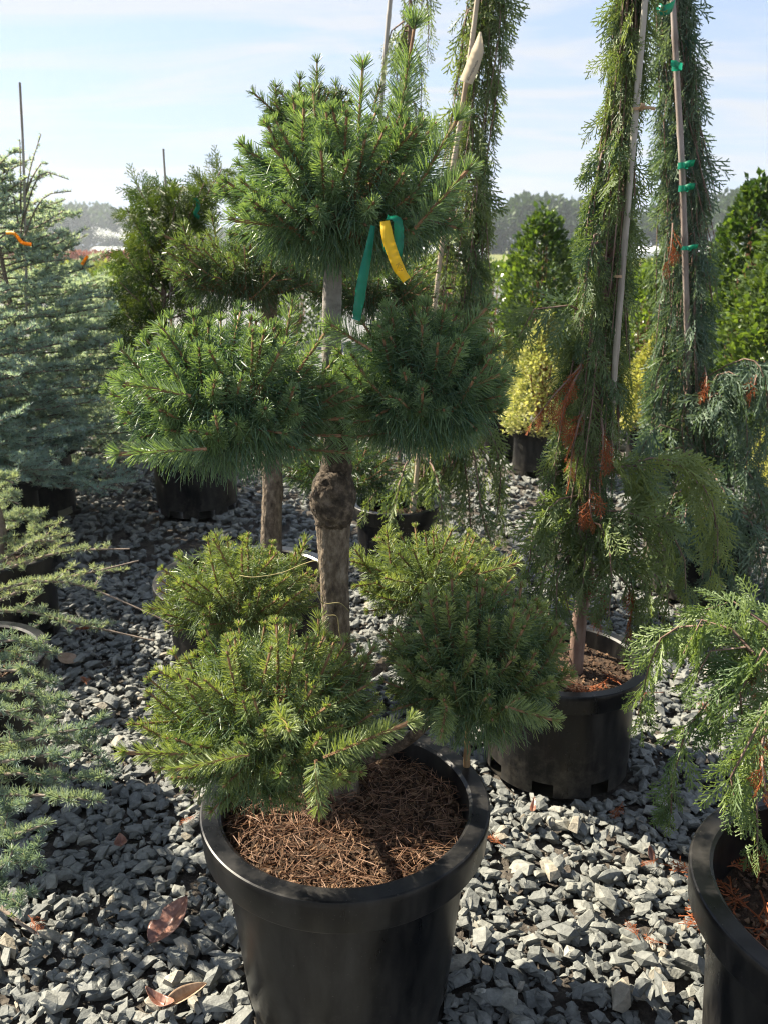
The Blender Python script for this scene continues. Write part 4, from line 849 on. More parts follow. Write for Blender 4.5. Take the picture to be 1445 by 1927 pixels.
# ------------------------------------------------------------------ broad-leaved shrubs
LEAF = (np.array([(0, 0, 0), (-.2, .05, .3), (.2, .05, .3), (-.19, .05, .65), (.19, .05, .65), (0, -.08, 1), (0, -.03, .45)]),
        np.array([(0, 6, 1), (0, 2, 6), (1, 6, 3), (2, 4, 6), (3, 6, 5), (4, 5, 6)]))
LEAFS = (np.array([(0, 0, 0), (-.28, .06, .5), (.28, .06, .5), (0, -.05, 1)]), np.array([(0, 2, 1), (1, 2, 3)]))
def shrub(name, loc, label, cat, h, r, n, size, mat, seed, tmpl, shape='column', tint=.4, z0=.0, group=None, tv=.25):
    x, y = loc; g = rng_(seed); t = thing(name, (x, y, 0), label, cat, group); acc, tw = Acc(), Acc()
    u = g.random(n); th = g.uniform(0, 6.283, n)
    prof = {'column': lambda u: np.minimum(1, np.sqrt(np.clip((1 - u) * 3.2, 0, 1))) * np.minimum(1, .75 + u), 'cone': lambda u: (1 - u) ** .75 * np.minimum(1, .72 + u * 1.8) * 1.02 + .04, 'ball': lambda u: np.sqrt(np.clip(1 - (2 * u - 1) ** 2, 0, 1)) + .02}[shape](u)
    lump = np.array([1 + .40 * noise.noise(Vector((math.cos(a) * 1.6 + seed, math.sin(a) * 1.6, b * h / r * 1.1))) + .26 * noise.noise(Vector((math.cos(a) * 4 + seed, math.sin(a) * 4, b * h / r * 3))) for a, b in zip(th, u)])
    rr = r * prof * lump * np.sqrt(g.uniform(.42, 1.05, n))
    O = np.stack([x + rr * np.cos(th), y + rr * np.sin(th), z0 + u * h * (1 + .03 * g.normal(size=n))], 1)
    A = unit(np.stack([np.cos(th), np.sin(th), .5 + .8 * u], 1) + g.normal(size=(n, 3)) * .55); X, N, A = frames(A, unit(np.array([0, 0, 1.0]) + g.normal(size=(n, 3)) * .5))
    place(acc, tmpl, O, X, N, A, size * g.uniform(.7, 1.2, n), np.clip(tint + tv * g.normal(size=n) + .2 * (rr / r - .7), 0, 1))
    for i in range(26):
        a_, f = g.uniform(0, 6.28), g.uniform(.4, .95); e = np.array([x + math.cos(a_) * r * .6 * (1.1 - f), y + math.sin(a_) * r * .6 * (1.1 - f), z0 + h * f])
        tube(tw, catmull([np.array([x, y, max(0, z0 - .05)]), np.array([(x + e[0]) / 2, (y + e[1]) / 2, z0 + h * f * .45]), e], 5), np.linspace(.009, .003, 5), 4)
    acc.build('leaves', mat, t, kind='stuff'); tw.build('stems', M_twig, t); return t
def on(xp, Y): return (at(xp, 700, Y)[0], Y)
def topz(xp, yp, Y): return float(at(xp, yp, Y)[2])
GL = 'glossy green laurel shrubs'
shrub('laurel_shrub', on(1008, 7.0), 'glossy laurel column left of the front cypress, above the variegated shrub', 'shrub', topz(1008, 425, 7) - .1, .27, 5184, 0.060, M_laurel, 601, LEAFS, z0=.15, group=GL)
shrub('laurel_shrub', on(1096, 7.6), 'laurel partly hidden behind the front cypress cane', 'shrub', topz(1096, 440, 7.6) - .1, .27, 4320, 0.060, M_laurel, 602, LEAFS, z0=.15, group=GL, tint=.55)
shrub('laurel_shrub', on(1384, 5.6), 'tall dark laurel column right of the blue cypress', 'shrub', topz(1384, 372, 5.6) - .1, .25, 6624, 0.056, M_laurel, 603, LEAFS, z0=.15, group=GL, tint=.22)
shrub('laurel_shrub', on(1462, 5.0), 'bright laurel cut off by the right edge', 'shrub', topz(1462, 430, 5.0) - .1, .27, 5760, 0.056, M_laurel, 604, LEAFS, z0=.15, group=GL, tint=.55)
shrub('laurel_shrub', on(1205, 8.5), 'sunlit laurel seen between the two right cypresses', 'shrub', topz(1205, 520, 8.5) - .1, .36, 3744, 0.065, M_laurel, 605, LEAFS, z0=.1, group=GL, tint=.75)
shrub('laurel_shrub', on(775, 8.0), 'dark upright shrub behind the gap beside the yellow tag', 'shrub', topz(775, 470, 8.0) - .1, .22, 4400, 0.043, M_laurel, 606, LEAFS, z0=.1, group=GL, tint=.1)
shrub('laurel_shrub', on(1420, 8.0), 'far laurel between the dark and the bright laurel at right', 'shrub', topz(1420, 470, 8.0) - .1, .4, 3456, 0.065, M_laurel, 607, LEAFS, z0=.1, group=GL, tint=.7)
vx, vy = POTS['varieg'][:2]
shrub('variegated_shrub', (vx + .02, vy), 'cream and green variegated cone shrub in the pot on bright gravel', 'shrub', topz(990, 600, vy) - .28, .27, 8500, .030, M_varieg, 611, LEAFS, 'cone', .6, .28)
vx, vy = POTS['varieg_b'][:2]
shrub('variegated_shrub', (vx, vy), 'variegated shrub mostly hidden behind the weeping cypress curtain', 'shrub', .55, .2, 2600, .030, M_varieg, 612, LEAFS, 'cone', .45, .28)
shrub('golden_shrub', POTS['gold_a'][:2], 'golden yellow cone shrub between the two right cypresses', 'shrub', topz(1215, 640, 5.4) - .28, .30, 6000, .032, M_gold, 613, LEAFS, 'cone', .5, .28)
shrub('golden_shrub', POTS['gold_b'][:2], 'golden shrub at the right edge below the blue cypress shoulder', 'shrub', topz(1440, 810, 3.95) - .26, .24, 5000, .024, M_gold, 614, LEAFS, 'ball', .45, .26)
shrub('variegated_shrub', on(1168, 6.2), 'greenish variegated cone close behind the pale cane', 'shrub', topz(1168, 645, 6.2) - .1, .2, 3200, .034, M_varieg, 615, LEAFS, 'cone', .25, .1)
for k, (xp, Y, yt, r, lab) in enumerate([(205, 9.6, 560, .35, 'low cedar in the far left row past the tall cedar'), (170, 11.5, 520, .5, 'farther blue cedar peeping over the left row'), (255, 12.5, 530, .45, 'far dark shrub behind the irregular conifer')]):
    x, y = on(xp, Y); shrub('row_shrub', (x, y), lab, 'shrub', topz(xp, yt, Y) - .05, r, 2400, .06, (M_cedar, M_cedar, M_hinoki)[k], 620 + k, LEAFS, 'cone', .4, .1)

BG = [(1040, 10.5, 500, .55, .5, 'rounded hedge shrub low between the laurels right of centre'), (1140, 11.5, 505, .6, .7, 'sunlit hedge shrub directly behind the pale cane'), (1230, 12, 500, .6, .85, 'bright hedge shrub behind the brown post'), (1320, 11, 490, .6, .4, 'hedge shrub behind the blue cypress stem'),
      (920, 11, 505, .6, .55, 'hedge shrub behind the leaning cypress curtain'), (840, 12, 510, .6, .35, 'hedge shrub seen past the right pine pad'), (560, 13, 520, .6, .45, 'hedge shrub behind the bare upper pine stem'), (250, 15, 505, .7, .75, 'yellow green hedge shrub left of the irregular conifer'), (1490, 10, 470, .7, .5, 'hedge shrub just past the right edge')]
for k, (xp, Y, yt, r, ti, lab) in enumerate(BG):
    x, y = on(xp, Y); shrub('hedge_shrub', (x, y), lab, 'shrub', topz(xp, yt, Y), r, 3000, .085, M_laurel, 640 + k, LEAFS, 'ball', ti, .02, group='hedge shrubs in the background')
# ------------------------------------------------------------------ canes, ties, tags
def cane(pts, r, label, mat, knots=True, grp='bamboo support canes'):
    P = catmull(pts, 60); a = Acc(); rr = np.full(60, r) * np.linspace(1.05, .85, 60)
    if knots: rr[7::11] *= 1.16
    tube(a, P, rr, 12); o = a.build('bamboo_cane', mat, None, True); tag(o, label, 'cane', grp); return P
cane([(*at(1096, 1180, 2.22)[:2], .27), at(1110, 1040, 2.18), at(1140, 890, 2.10), at(1160, 640, 2.05), at(1190, 270, 2.05), at(1213, 0, 2.05), at(1224, -120, 2.05)], .0078, 'long pale grey cane rising through the front weeping cypress', M_bamboo)
cane([at(1303, 1075, 3.3), at(1297, 800, 3.30), at(1290, 545, 3.235), at(1283, 330, 3.22), at(1272, 130, 3.235), at(1262, -60, 3.27)], .0115, 'brown grey cane with green ties in the blue cypress', M_canegrey)
cane([at(776, 985, 3.3), at(786, 870, 3.28), at(830, 470, 3.28), at(880, 130, 3.28), at(897, 0, 3.28), at(908, -90, 3.28)], .0095, 'tan cane leaning right behind the pine, carrying the paper tag', M_bambooC)
cane([at(700, 640, 4.2), at(712, 300, 4.2), at(721, 150, 4.2), at(735, -10, 4.2), at(742, -90, 4.2)], .0105, 'pale cane just left of the tallest pine leader', M_bamboo)
cane([at(52, 620, 4.4), at(46, 330, 4.4), at(38, 155, 4.4)], .0065, 'thin cane standing above the tall blue cedar', M_bamboo, False)
cane([at(330, 760, 4.45), at(316, 420, 4.45), at(308, 280, 4.45)], .006, 'thin cane tip above the irregular conifer', M_bamboo, False)
sp_ = at(378, 1110, 2.3); cane([sp_ + np.array([-.01, 0, -.12]), sp_, at(396, 1035, 2.3)], .0075, 'short wooden stake end inside the second pine pot', M_bambooB, False)
sp_ = at(877, 1440, 1.41); cane([sp_ + np.array([0, 0, -.05]), sp_, sp_ + np.array([0, .0, .1])], .007, 'small wooden stake in soil at right rim of the front pot', M_bambooB, False)
def ribbon(name, pts, width, mat, label, cat, wdir=(1, 0, 0), n=24, twist=0., thick=.0006, parent=None, taper=None):
    P = catmull(pts, n); T = unit(np.gradient(P, axis=0)); W0 = np.array(wdir, float); a = Acc()
    S = unit(W0 - (T @ W0)[:, None] * T); Nn = np.cross(T, S); an = np.linspace(0, twist, n)[:, None]; S2 = S * np.cos(an) + Nn * np.sin(an); N2 = np.cross(T, S2)
    if n > 12: P = P + N2 * (.0011 * np.sin(np.arange(n) * 1.9 + 3 * np.sin(np.arange(n) * .7)))[:, None]
    wv = np.full((n, 1), width) if taper is None else width * np.interp(np.linspace(0, 1, n), np.linspace(0, 1, len(taper)), taper)[:, None]
    V = np.stack([P - S2 * wv / 2 + N2 * thick / 2, P + S2 * wv / 2 + N2 * thick / 2, P + S2 * wv / 2 - N2 * thick / 2, P - S2 * wv / 2 - N2 * thick / 2], 1)
    i = np.arange(n - 1)[:, None] * 4; q = np.concatenate([i + np.array([[a_, (a_ + 1) % 4, 4 + (a_ + 1) % 4, 4 + a_]]) for a_ in range(4)])
    a.add(V, q); a.add(V[0], [(3, 2, 1, 0)]); a.add(V[-1], [(0, 1, 2, 3)])
    o = a.build(name, mat, parent, True if n > 6 else False)
    if label: tag(o, label, cat)
    return o
M_green = plain('green_tape', (0.01, 0.27, 0.16), .32, .5, .5); M_yel = plain('yellow_tag', (0.72, 0.46, 0.008), .4, .4, .12)
M_orange = plain('orange_tape', (0.85, 0.36, 0.01), .5, .3, .4); M_paper = plain('paper_tag', (0.62, 0.53, 0.38), .8, .2, .25); M_ink = plain('tag_ink', (0.10, 0.09, 0.08), .8); M_inkY = plain('faint_ink', (0.42, 0.27, 0.01), .6)
M_tietan = plain('tan_tie', (0.42, 0.28, 0.17), .7, .3); M_twine = plain('twine', (0.33, 0.28, 0.13), .8, .2); M_red = plain('red_tag', (0.55, .05, .04), .5)
ribbon('ribbon', px([([702, 425, 1.18]), ([694, 470, 1.165]), ([684, 520, 1.16]), ([677, 560, 1.16]), ([671, 602, 1.165])]), .0125, M_green, 'long green plastic ribbon hanging below the top pine pad', 'ribbon', (1, .3, 0), 30, .9, taper=[.5, .8, 1.1, 1.2, 1.0])
ribbon('ribbon', px([([728, 408, 1.15]), ([748, 418, 1.15]), ([750, 455, 1.15]), ([744, 482, 1.15]), ([728, 470, 1.15]), ([726, 430, 1.15])]), .014, M_green, 'short green ribbon loop behind the yellow tag', 'ribbon', (.75, .5, 0), 30, .3)
yt = ribbon('plant_tag', px([([724, 416, 1.13]), ([730, 450, 1.125]), ([742, 486, 1.12]), ([752, 508, 1.12]), ([765, 527, 1.12])]), .0145, M_yel, 'bright yellow plastic tag hanging under the top pine pad', 'tag', (1, .1, .3), 24, .1, taper=[.8, 1, 1, 1, 1, 1, .8, .8])
def words(txt, size, loc, xd, yd, mat, name, parent):
    cu = bpy.data.curves.new(name, 'FONT'); cu.body = txt; cu.size = size; cu.align_x = 'CENTER'; cu.align_y = 'CENTER'
    o = bpy.data.objects.new(name, cu); xd = Vector(xd).normalized(); zd = xd.cross(Vector(yd)).normalized(); yd = zd.cross(xd)
    Mx = Matrix((xd, yd, zd)).transposed().to_4x4(); Mx.translation = Vector(loc)
    COL.objects.link(o); dg = bpy.context.evaluated_depsgraph_get(); me = bpy.data.meshes.new_from_object(o.evaluated_get(dg)); bpy.data.objects.remove(o)
    me.transform(Mx); me.materials.clear(); me.materials.append(mat); q = bpy.data.objects.new(name, me); COL.objects.link(q); q.parent = parent; return q
a_, b_ = at(745, 492, 1.118), at(757, 514, 1.118); words('K9', .010, (a_ + b_) / 2 + np.array([0, -.0022, 0]), b_ - a_, np.cross(np.array([0, -1, 0.]), b_ - a_), M_inkY, 'lettering', yt)
pt = ribbon('plant_tag', px([([903, 60, 3.2]), ([898, 95, 3.18]), ([888, 125, 3.17]), ([876, 155, 3.16])]), .046, M_paper, 'beige paper tag hanging on the leaning cane', 'tag', (1, .1, .5), 16, .1, .001, taper=[.15, .9, 1, 1])
g = rng_(9); ik = Acc()
for k in range(13):
    c = at(880 + 1.45 * k, 150 - 2.9 * k, 3.135); d = unit(at(890, 130, 3.135) - at(880, 150, 3.135)); s = np.cross(d, np.array([0, -1, 0.])); hl = g.uniform(.003, .005)
    for m in (-1, 0, 1):
        b = c + d * .0018 * m; sh = s * hl * (g.uniform(.4, 1)); ik.add([b - sh - d * .0005, b + sh - d * .0005, b + sh + d * .0005, b - sh + d * .0005], [(0, 1, 2, 3)])
ik.build('print', M_ink, pt)
def ringtie(c, r, w, mat, label, axis=(0, 0, 1), tail=None):
    t = np.linspace(0, 6.283, 25); P = np.stack([c[0] + r * np.cos(t), c[1] + r * np.sin(t), c[2] + 0 * t], 1); a = Acc()
    for k in range(24):
        for (u, v) in ((P[k], P[k + 1]),):
            a.add([u - [0, 0, w / 2], v - [0, 0, w / 2], v + [0, 0, w / 2], u + [0, 0, w / 2]], [(0, 1, 2, 3)])
    o = a.build('cane_tie', mat, None, True); tag(o, label, 'tie', 'ties on the canes')
    if tail is not None:
        ribbon('tie_tail', [P[18], P[18] + np.array(tail) * .5 + np.array([0, -.006, .002]), P[18] + np.array(tail)], w * 1.1, mat, None, None, (0, 0, 1), 8, .5, parent=o)
for k, (x, y, s) in enumerate([(1273, 126, 'second highest'), (1284, 312, 'middle'), (1285, 355, 'second lowest'), (1291, 467, 'lowest')]):
    ringtie(at(x, y, 3.2), .017, .020 if k < 3 else .014, M_green, '%s of the green tapes tied round the blue cypress cane' % s, tail=(.03 * (-1 if k == 0 else 1), -.01, .006))
ribbon('cane_tie', px([([1236, 12, 3.12]), ([1246, 20, 3.1]), ([1262, 14, 3.12]), ([1268, 6, 3.15])]), .03, M_green, 'bright green tape scrap at the very top of the blue cypress', 'tie', (0, .2, 1), 14, .4)
ringtie(at(1197, 206, 2.05), .0125, .006, M_tietan, 'tan paper tie knotted round the pale grey cane', tail=(.032, -.02, -.004))
ribbon('tie_end', px([([1203, 206, 2.03]), ([1208, 200, 2.02]), ([1209, 194, 2.02])]), .010, M_tietan, 'upright tan end of the knotted paper tie', 'tie', (1, 0, .2), 8, .2)
ringtie(at(1164, 520, 2.05), .0115, .006, M_tietan, 'lower dull tie on the pale grey cane')
ribbon('tape', px([([12, 438, 4.05]), ([28, 440, 4.0]), ([42, 456, 4.0]), ([60, 460, 4.0])]), .016, M_orange, 'orange tape strip in the tall blue cedar', 'tape', (0, .3, 1), 18, .5)
ribbon('tape', px([([166, 482, 4.3]), ([160, 490, 4.3]), ([155, 498, 4.3])]), .014, M_orange, 'small orange tape piece at the right of the blue cedar', 'tape', (1, .3, .2), 10, .4)
ribbon('tape', px([([368, 372, 4.3]), ([374, 388, 4.3]), ([368, 402, 4.3]), ([376, 410, 4.3])]), .02, M_green, 'teal tape fluttering in the irregular conifer', 'tape', (1, .3, .2), 14, .8)
def twine(pts, label, r=.0008):
    a = Acc(); P = catmull(pts, 60); tube(a, P, r, 5); o = a.build('twine', M_twine, None, True); tag(o, label, 'twine')
twine(px([([452, 1083, 1.36]), ([480, 1086, 1.34]), ([530, 1078, 1.33]), ([570, 1062, 1.31]), ([596, 1056, 1.29]), ([600, 1075, 1.295]), ([594, 1100, 1.29]), ([602, 1128, 1.295]), ([612, 1136, 1.30]), ([640, 1135, 1.297]), ([657, 1150, 1.305])]), 'pale twine trailing from the rear left pad round the trunk', .0008)
twine(px([([606, 1120, 1.3]), ([612, 1155, 1.30]), ([634, 1160, 1.296]), ([639, 1190, 1.295]), ([644, 1210, 1.295])]), 'short pale twine end hanging down the trunk foot')

# ------------------------------------------------------------------ litter
x, y, r = POTS['main'][0], POTS['main'][1], POTS['main'][2] * .82
def litter(label, x, y, r, z, n, ln, seed, mat=M_straw, wd=.0013):
    g = rng_(seed); a = g.uniform(0, 6.28, n); rr = r * np.sqrt(g.random(n)); acc = Acc()
    O = np.stack([x + rr * np.cos(a), y + rr * np.sin(a), z + g.uniform(.012, .026, n)], 1); th = g.uniform(0, 6.28, n)
    D = np.stack([np.cos(th), np.sin(th), g.normal(size=n) * .16], 1); L = ln * g.uniform(.6, 1.15, n); t = np.clip(g.random(n), 0, 1)
    bd = np.stack([-np.sin(th), np.cos(th), 0 * th], 1) * (g.normal(size=n) * .12 * L)[:, None]
    blades(acc, O, D, L, wd, g, bd, t, 5); o = acc.build('needle_litter', mat); tag(o, label, 'litter', kind='stuff')
litter('brown fallen pine needles covering the soil of the front pot', x, y, r, SOILZ['main'], 1900, .042, 71)
litter('dry brown needles on the soil of the second pine pot', *POTS['pine_back'][:2], .2, SOILZ['pine_back'], 700, .04, 72)
def sprig_mesh(seed, mat, n=1):
    g = rng_(seed); acc = Acc(); V, Fc = SPF[seed % len(SPF)]; V = V.copy(); V[:, 1] = -V[:, 1] * .5 + .08 * np.sin(V[:, 0] * 9) ; acc.add(V, Fc, .4 + .3 * g.random()); 
    tube(acc, np.array([[0, 0, -.15], [0, 0, .4], [.02, -.02, .9]]), np.array([.016, .012, .006]), 4); return acc.mesh('dead_sprig', mat)
SPG = [sprig_mesh(k, M_dead) for k in range(5)]
def sprig(p, s, rz, label, k, tilt=0.):
    o = bpy.data.objects.new('dead_sprig', SPG[k % 5]); COL.objects.link(o); o.location = p; o.scale = (s, s, s); o.rotation_euler = (R(-90) + tilt, 0, rz); tag(o, label, 'sprig', 'rust coloured dead sprigs'); return o
for k, (x_, y_, s, rz, lab) in enumerate([(945, 1605, .045, .8, 'small rust sprig on sunlit gravel right of the front pot'), (1232, 1632, .035, 2, 'rust sprig left of the corner pot'), (1245, 1800, .045, 1.2, 'rust sprig on gravel beside the corner pot wall'), (1196, 1798, .04, .2, 'tiny rust sprig left of another by the corner pot'),
        (1168, 1522, .05, 2.6, 'rust sprig at the foot of the front cypress pot'), (1235, 1322, .09, 1.6, 'large rust sprig beside the front cypress rim'), (1350, 1360, .08, .4, 'rust sprig on gravel beneath the corner cypress'), (1385, 1430, .05, 2.2, 'rust sprig under the hanging corner cypress branch'),
        (60, 1742, .045, 4.0, 'dark rust sprig on shaded gravel at lower left'), (190, 1195, .09, 1.4, 'rust sprig on gravel between cedar and pine'), (165, 1300, .05, .5, 'small rust sprig near the round dry leaf'), (372, 1548, .04, 2.4, 'rust sprig against the left rim of the front pot'), (300, 975, .10, .3, 'rust scrap by the pot under the left pine pad')]):
    p = ground(x_, y_); p[2] = hm(p[0], p[1]) + .010; sprig(p, s * 1.25, rz, lab, k)
g = rng_(77); cx_, cy_ = POTS['cyp_corner'][:2]
lst = ['left wall', 'middle', 'front', 'stem side', 'hidden rim', 'back wall']
for k, (x_, y_, s, rz, lab) in enumerate([(1355, 1660, .10, 1.0, 'nearest the inner left wall'), (1395, 1690, .12, 2.0, 'flat in the middle'), (1420, 1720, .13, .4, 'largest and brightest'), (1400, 1745, .10, 1.4, 'pointing at the front rim'), (1435, 1690, .12, 3.0, 'at the picture edge'), (1370, 1630, .07, 5.0, 'standing up under green foliage'), (1435, 1790, .09, 4.2, 'lowest in the picture'), (1425, 1650, .10, 5.8, 'under the hanging green tips')]):
    p = ground(x_, y_, SOILZ['cyp_corner'] + .014); sprig(p, s, rz, 'orange dead sprig on the corner pot soil, ' + lab, k)
for k, (x_, y_, s, rz, lab) in enumerate([(1075, 1262, .10, 1.2, 'left of the trunk'), (1140, 1280, .11, 2.4, 'right of the trunk'), (1170, 1290, .09, .3, 'close to the right rim'), (1060, 1285, .07, 4, 'close to the front rim')]):
    p = ground(x_, y_, SOILZ['cyp_front'] + .014); sprig(p, s, rz, 'orange dead sprig on the front cypress soil, ' + lab, k)
def leaf_obj(c, ln, wd, yaw, label, mat, curl=.25, fold=.35, pitch=0., roll=0., name='fallen_leaf'):
    n, m = 26, 13; V = []; 
    for i in range(n):
        t = i / (n - 1); hw = wd * .5 * (math.sin(math.pi * t ** .85) ** .75) * (1 - .12 * t) + .0006
        for j in range(m):
            u = j / (m - 1) * 2 - 1; xx = u * hw; z = fold * abs(xx) + curl * ln * (t - .5) ** 2 + .0016 * math.cos(t * 60 - abs(u) * 6) * abs(u) * (1 - abs(u)) * 2 + (.002 if abs(u) < .1 else 0) * -1
            V.append((xx, (t - .5) * ln, z))
    V = np.array(V); q = [(i * m + j, i * m + j + 1, (i + 1) * m + j + 1, (i + 1) * m + j) for i in range(n - 1) for j in range(m - 1)]
    a = Acc(); a.add(V, q); o = a.build(name, mat, None, True); tag(o, label, 'leaf')
    md = o.modifiers.new('thickness', 'SOLIDIFY'); md.thickness = .0007; o.location = c; o.rotation_euler = (pitch, roll, yaw)
    st = Acc(); tube(st, [(0, -ln * .5, curl * ln * .25), (0, -ln * .57, curl * ln * .3 + .001)], [.0011, .0014], 6); s_ = st.build('stalk', M_twig); s_.parent = o
    return o
M_leafred = noisemat('leathery_brown_leaf', [(0.10, 0.035, 0.022), (0.20, 0.085, 0.055), (0.30, 0.17, 0.12)], 45, .38, .25, 160, spec=.5, bdist=.001)
M_leaftan = noisemat('dry_tan_leaf', [(0.20, 0.13, 0.08), (0.36, 0.26, 0.18)], 40, .7, .3, 120, bdist=.001)
def gleaf(x_, y_, ln, wd, yaw, label, mat, **k):
    p = ground(x_, y_); p[2] = hm(p[0], p[1]) + .016; return leaf_obj(p, ln, wd, yaw, label, mat, **k)
gleaf(323, 1752, .118, .076, R(-30), 'large leathery red brown leaf on gravel left of the front pot', M_leafred, fold=.28, pitch=R(14), roll=R(-8))
gleaf(128, 1252, .075, .07, R(70), 'round tan dry leaf on gravel near the left pots', M_leaftan, fold=.15, pitch=R(18))
gleaf(305, 1912, .07, .025, R(60), 'narrow curled brown leaf at the bottom edge', M_leafred, curl=1.2, fold=.6)
gleaf(352, 1898, .09, .035, R(-50), 'folded tan leaf at bottom left of the front pot', M_leaftan, fold=.9)
gleaf(230, 1605, .05, .03, R(20), 'torn dark leaf on shaded gravel', M_leafred, curl=.9, fold=.5)
gleaf(70, 1480, .06, .045, R(140), 'pale papery leaf under the near cedar tips', M_leaftan, fold=.4, curl=.5)
gleaf(105, 1468, .05, .03, R(40), 'smaller papery leaf beside the pale one', M_leaftan, fold=.5, curl=.6)
gleaf(1000, 1555, .06, .014, R(-15), 'thin brown curled leaf at the foot of the front cypress pot', M_leafred, curl=.8, fold=.5)
gleaf(1222, 1625, .035, .016, R(10), 'small brown leaf standing among sunlit stones', M_leafred, pitch=R(50))
tp = [ground(-30, 1712), ground(30, 1762), ground(72, 1792)]
for p in tp: p[2] = .05
a = Acc(); tube(a, catmull(tp, 16), np.linspace(.005, .0035, 16), 8, rough=.08); o = a.build('twig', M_ctwig, None, True); tag(o, 'bare grey twig lying on gravel at the lower left edge', 'twig')
bd = Acc(); p = tp[1]; gg = rng_(3); blades(bd, np.repeat(p[None], 7, 0), gg.normal(size=(7, 3)) * .5 + np.array([0, 0, 1]), .014, .004, gg, None, .8, 5)
q_ = bd.build('bud_leaves', M_cypL, o)

# ------------------------------------------------------------------ distance
def wood(name, label, segs, seed, Yb, leaf=1.0, per=900):
    g = rng_(seed); acc = Acc()
    for (xp, yp, rp) in segs:
        Y = Yb + g.uniform(-12, 12); c = at(xp, yp, Y); s = ppm(xp, yp, Y); r = rp / s
        for k in range(5):
            cc = c + np.array([g.normal() * r * .45, g.normal() * r * .4, -abs(g.normal()) * r * .35]); n = per // 5; N = unit(g.normal(size=(n, 3))); rr = r * .72 * g.uniform(.7, 1.05, n)[:, None]
            O = cc + N * rr * np.array([1, 1, .85]); A = unit(N + g.normal(size=(n, 3)) * .7); X, Nn, A = frames(A, unit(g.normal(size=(n, 3))))
            place(acc, LEAFS, O, X, Nn, A, leaf * g.uniform(.6, 1.3, n), np.clip(.4 + .2 * g.normal(size=n), 0, 1))
        for k in range(2):
            n = per // 4; O = np.stack([c[0] + g.normal(size=n) * r * .8, c[1] + g.normal(size=n) * r * .4, g.uniform(0, max(.5, c[2]), n)], 1); A = unit(g.normal(size=(n, 3))); X, Nn, A = frames(A, unit(g.normal(size=(n, 3)))); place(acc, LEAFS, O, X, Nn, A, leaf * 1.1, .3)
    o = acc.build(name, M_wood_far); tag(o, label, 'woodland', kind='stuff')
g = rng_(88)
seg = [(x_, y_, r_) for x_, y_, r_ in [(60, 430, 40), (100, 420, 36), (130, 412, 32), (160, 408, 34), (190, 404, 32), (215, 408, 30), (240, 420, 26), (262, 436, 22), (285, 446, 20), (320, 448, 22), (360, 446, 22), (20, 430, 40), (-40, 425, 45), (-110, 425, 45), (420, 446, 24), (470, 446, 24), (530, 444, 24), (600, 442, 24), (670, 440, 26)]]
wood('distant_wood', 'hazy blue green wood on the horizon at left', seg, 801, 330, 2.3, 500)
seg = [(745, 442, 26), (800, 436, 30), (860, 430, 32), (920, 420, 34), (975, 408, 34), (1010, 392, 36), (1040, 386, 38), (1075, 398, 32), (1100, 404, 34), (1150, 410, 34), (1190, 415, 34), (1240, 412, 34), (1300, 405, 36), (1345, 398, 34), (1380, 384, 36), (1415, 380, 38), (1450, 378, 40), (1510, 385, 42), (1580, 390, 45), (1010, 425, 30), (1050, 430, 30), (1090, 432, 30)]
wood('distant_wood', 'rounded hazy wood on the horizon at right', seg, 802, 190, 1.4, 700)
def rows(label, x0, x1, y0, y1, h, n, size, mat, seed):
    g = rng_(seed); acc = Acc(); O = np.stack([g.uniform(x0, x1, n), g.uniform(y0, y1, n), g.random(n) ** .7 * h], 1); A = unit(np.stack([g.normal(size=n) * .6, g.normal(size=n) * .6, np.ones(n)], 1)); X, N, A = frames(A, unit(g.normal(size=(n, 3))))
    place(acc, LEAFS, O, X, N, A, size * g.uniform(.6, 1.3, n), g.random(n)); o = acc.build('crop_bed', mat); tag(o, label, 'plants', kind='stuff')
rows('bed of yellow green nursery plants beyond the gravel at left', -18, -4, 33, 44, .55, 5000, .34, M_crop, 811)
rows('far strip of red leaved plants across the field', -44, -16, 84, 90, .7, 1600, .6, M_cropred, 812)
rows('bed of green nursery plants beyond the shrubs at right', 6, 26, 26, 42, .7, 6000, .36, M_crop, 813)
rows('low yellow green plants beyond the bright gravel in the middle', -3, 6, 30, 42, .5, 3500, .32, M_crop, 814)
def tunnel(x, y, w, l, h, label):
    t = thing('polytunnel', (x, y, 0), label, 'greenhouse', 'white polytunnels'); th = np.linspace(0, math.pi, 17); a = Acc()
    V = np.array([[(x + yy, y - math.cos(q) * w / 2, math.sin(q) ** .8 * h) for q in th] for yy in np.linspace(-l / 2, l / 2, 9)]).reshape(-1, 3)
    idx = np.arange(9 * 17).reshape(9, 17); q = np.stack([idx[:-1, :-1], idx[1:, :-1], idx[1:, 1:], idx[:-1, 1:]], -1).reshape(-1, 4); a.add(V, q); a.build('cover', M_poly, t, True)
    for k in range(9):
        b = Acc(); tube(b, V.reshape(9, 17, 3)[k] * [1, 1, 1.015], .05, 6); b.build('hoop', M_bamboo, t)
M_poly = plain('white_film', (.72, .74, .75), .4, .4, .3)
for k, (xp, Y, lab) in enumerate([(1200, 110, 'white polytunnel seen between the two right cypresses'), (800, 120, 'white polytunnel seen through the gap beside the pine'), (290, 125, 'white polytunnel far behind the irregular conifer')]):
    tunnel(at(xp, 480, Y)[0], Y, 7, 16, 1.5, lab)
for k, xp in enumerate((214, 225, 239, 252)):
    a = Acc(); p = at(xp, 480, 95); tube(a, [(p[0], 95, 0), (p[0], 95, 1.6)], .09, 6); o = a.build('field_post', M_poly); tag(o, '%s of four white posts in the far field' % ('leftmost', 'second from left', 'third from left', 'rightmost')[k], 'post', 'white field posts')
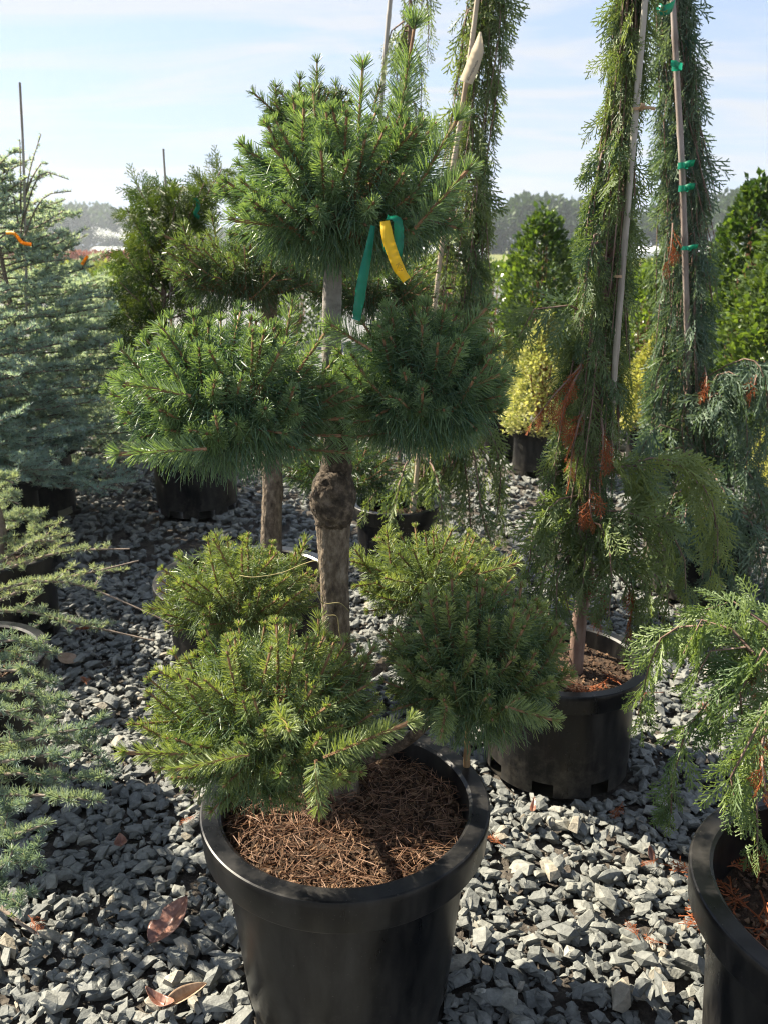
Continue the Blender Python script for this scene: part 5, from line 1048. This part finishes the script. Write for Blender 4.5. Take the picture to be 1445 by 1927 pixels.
a = Acc(); p = at(1206, 520, 20); tube(a, [(p[0], 20, 0), (p[0], 20, at(1206, 493, 20)[2])], .07, 8); o = a.build('field_post', M_cybark); tag(o, 'brown wooden post between the two right cypresses', 'post')
M_water = plain('water_droplets', (.9, .92, .95), .3, .5, .5)
def jet(P, n, s0, seed, label):
    g = rng_(seed); C = catmull(P, 60); acc = Acc(); t = g.random(n); O = np.stack([np.interp(t, np.linspace(0, 1, 60), C[:, k]) for k in range(3)], 1)
    O += g.normal(size=O.shape) * (s0 * (.15 + 1.3 * t ** 1.5))[:, None]; O[:, 2] -= np.abs(g.normal(size=n)) * s0 * 2.5 * t ** 2
    blades(acc, O, g.normal(size=O.shape), .07, .06, g, None, .5, 3); o = acc.build('water_spray', M_water); tag(o, label, 'spray', kind='stuff')
jet([at(285, 468, 75), at(245, 452, 75), at(210, 438, 75), at(180, 430, 75)], 1500, .14, 91, 'white irrigation jet arching over the field at left')
jet([at(305, 466, 80), at(270, 452, 80), at(245, 438, 80), at(225, 430, 80)], 900, .14, 92, 'fainter irrigation jet just right of the first')
# haze: air that fades the far wood
hz = Acc(); x0, x1, y0, y1, z0, z1 = -420, 420, -30, 420, -1.2, 30
hz.add([(x0, y0, z0), (x1, y0, z0), (x1, y1, z0), (x0, y1, z0), (x0, y0, z1), (x1, y0, z1), (x1, y1, z1), (x0, y1, z1)], [(0, 3, 2, 1), (4, 5, 6, 7), (0, 1, 5, 4), (1, 2, 6, 5), (2, 3, 7, 6), (3, 0, 4, 7)])
m = bpy.data.materials.new('haze_air'); m.use_nodes = True; nt = m.node_tree; nt.nodes.clear()
ou = nt.nodes.new('ShaderNodeOutputMaterial'); pv = nt.nodes.new('ShaderNodeVolumePrincipled'); pv.inputs['Density'].default_value = .0007; pv.inputs['Color'].default_value = (.82, .9, 1, 1); pv.inputs['Anisotropy'].default_value = .3
nt.links.new(pv.outputs[0], ou.inputs['Volume'])
USE_HAZE = True
if USE_HAZE:
    o = hz.build('haze', m); tag(o, 'thin morning haze over the whole nursery', kind='stuff')
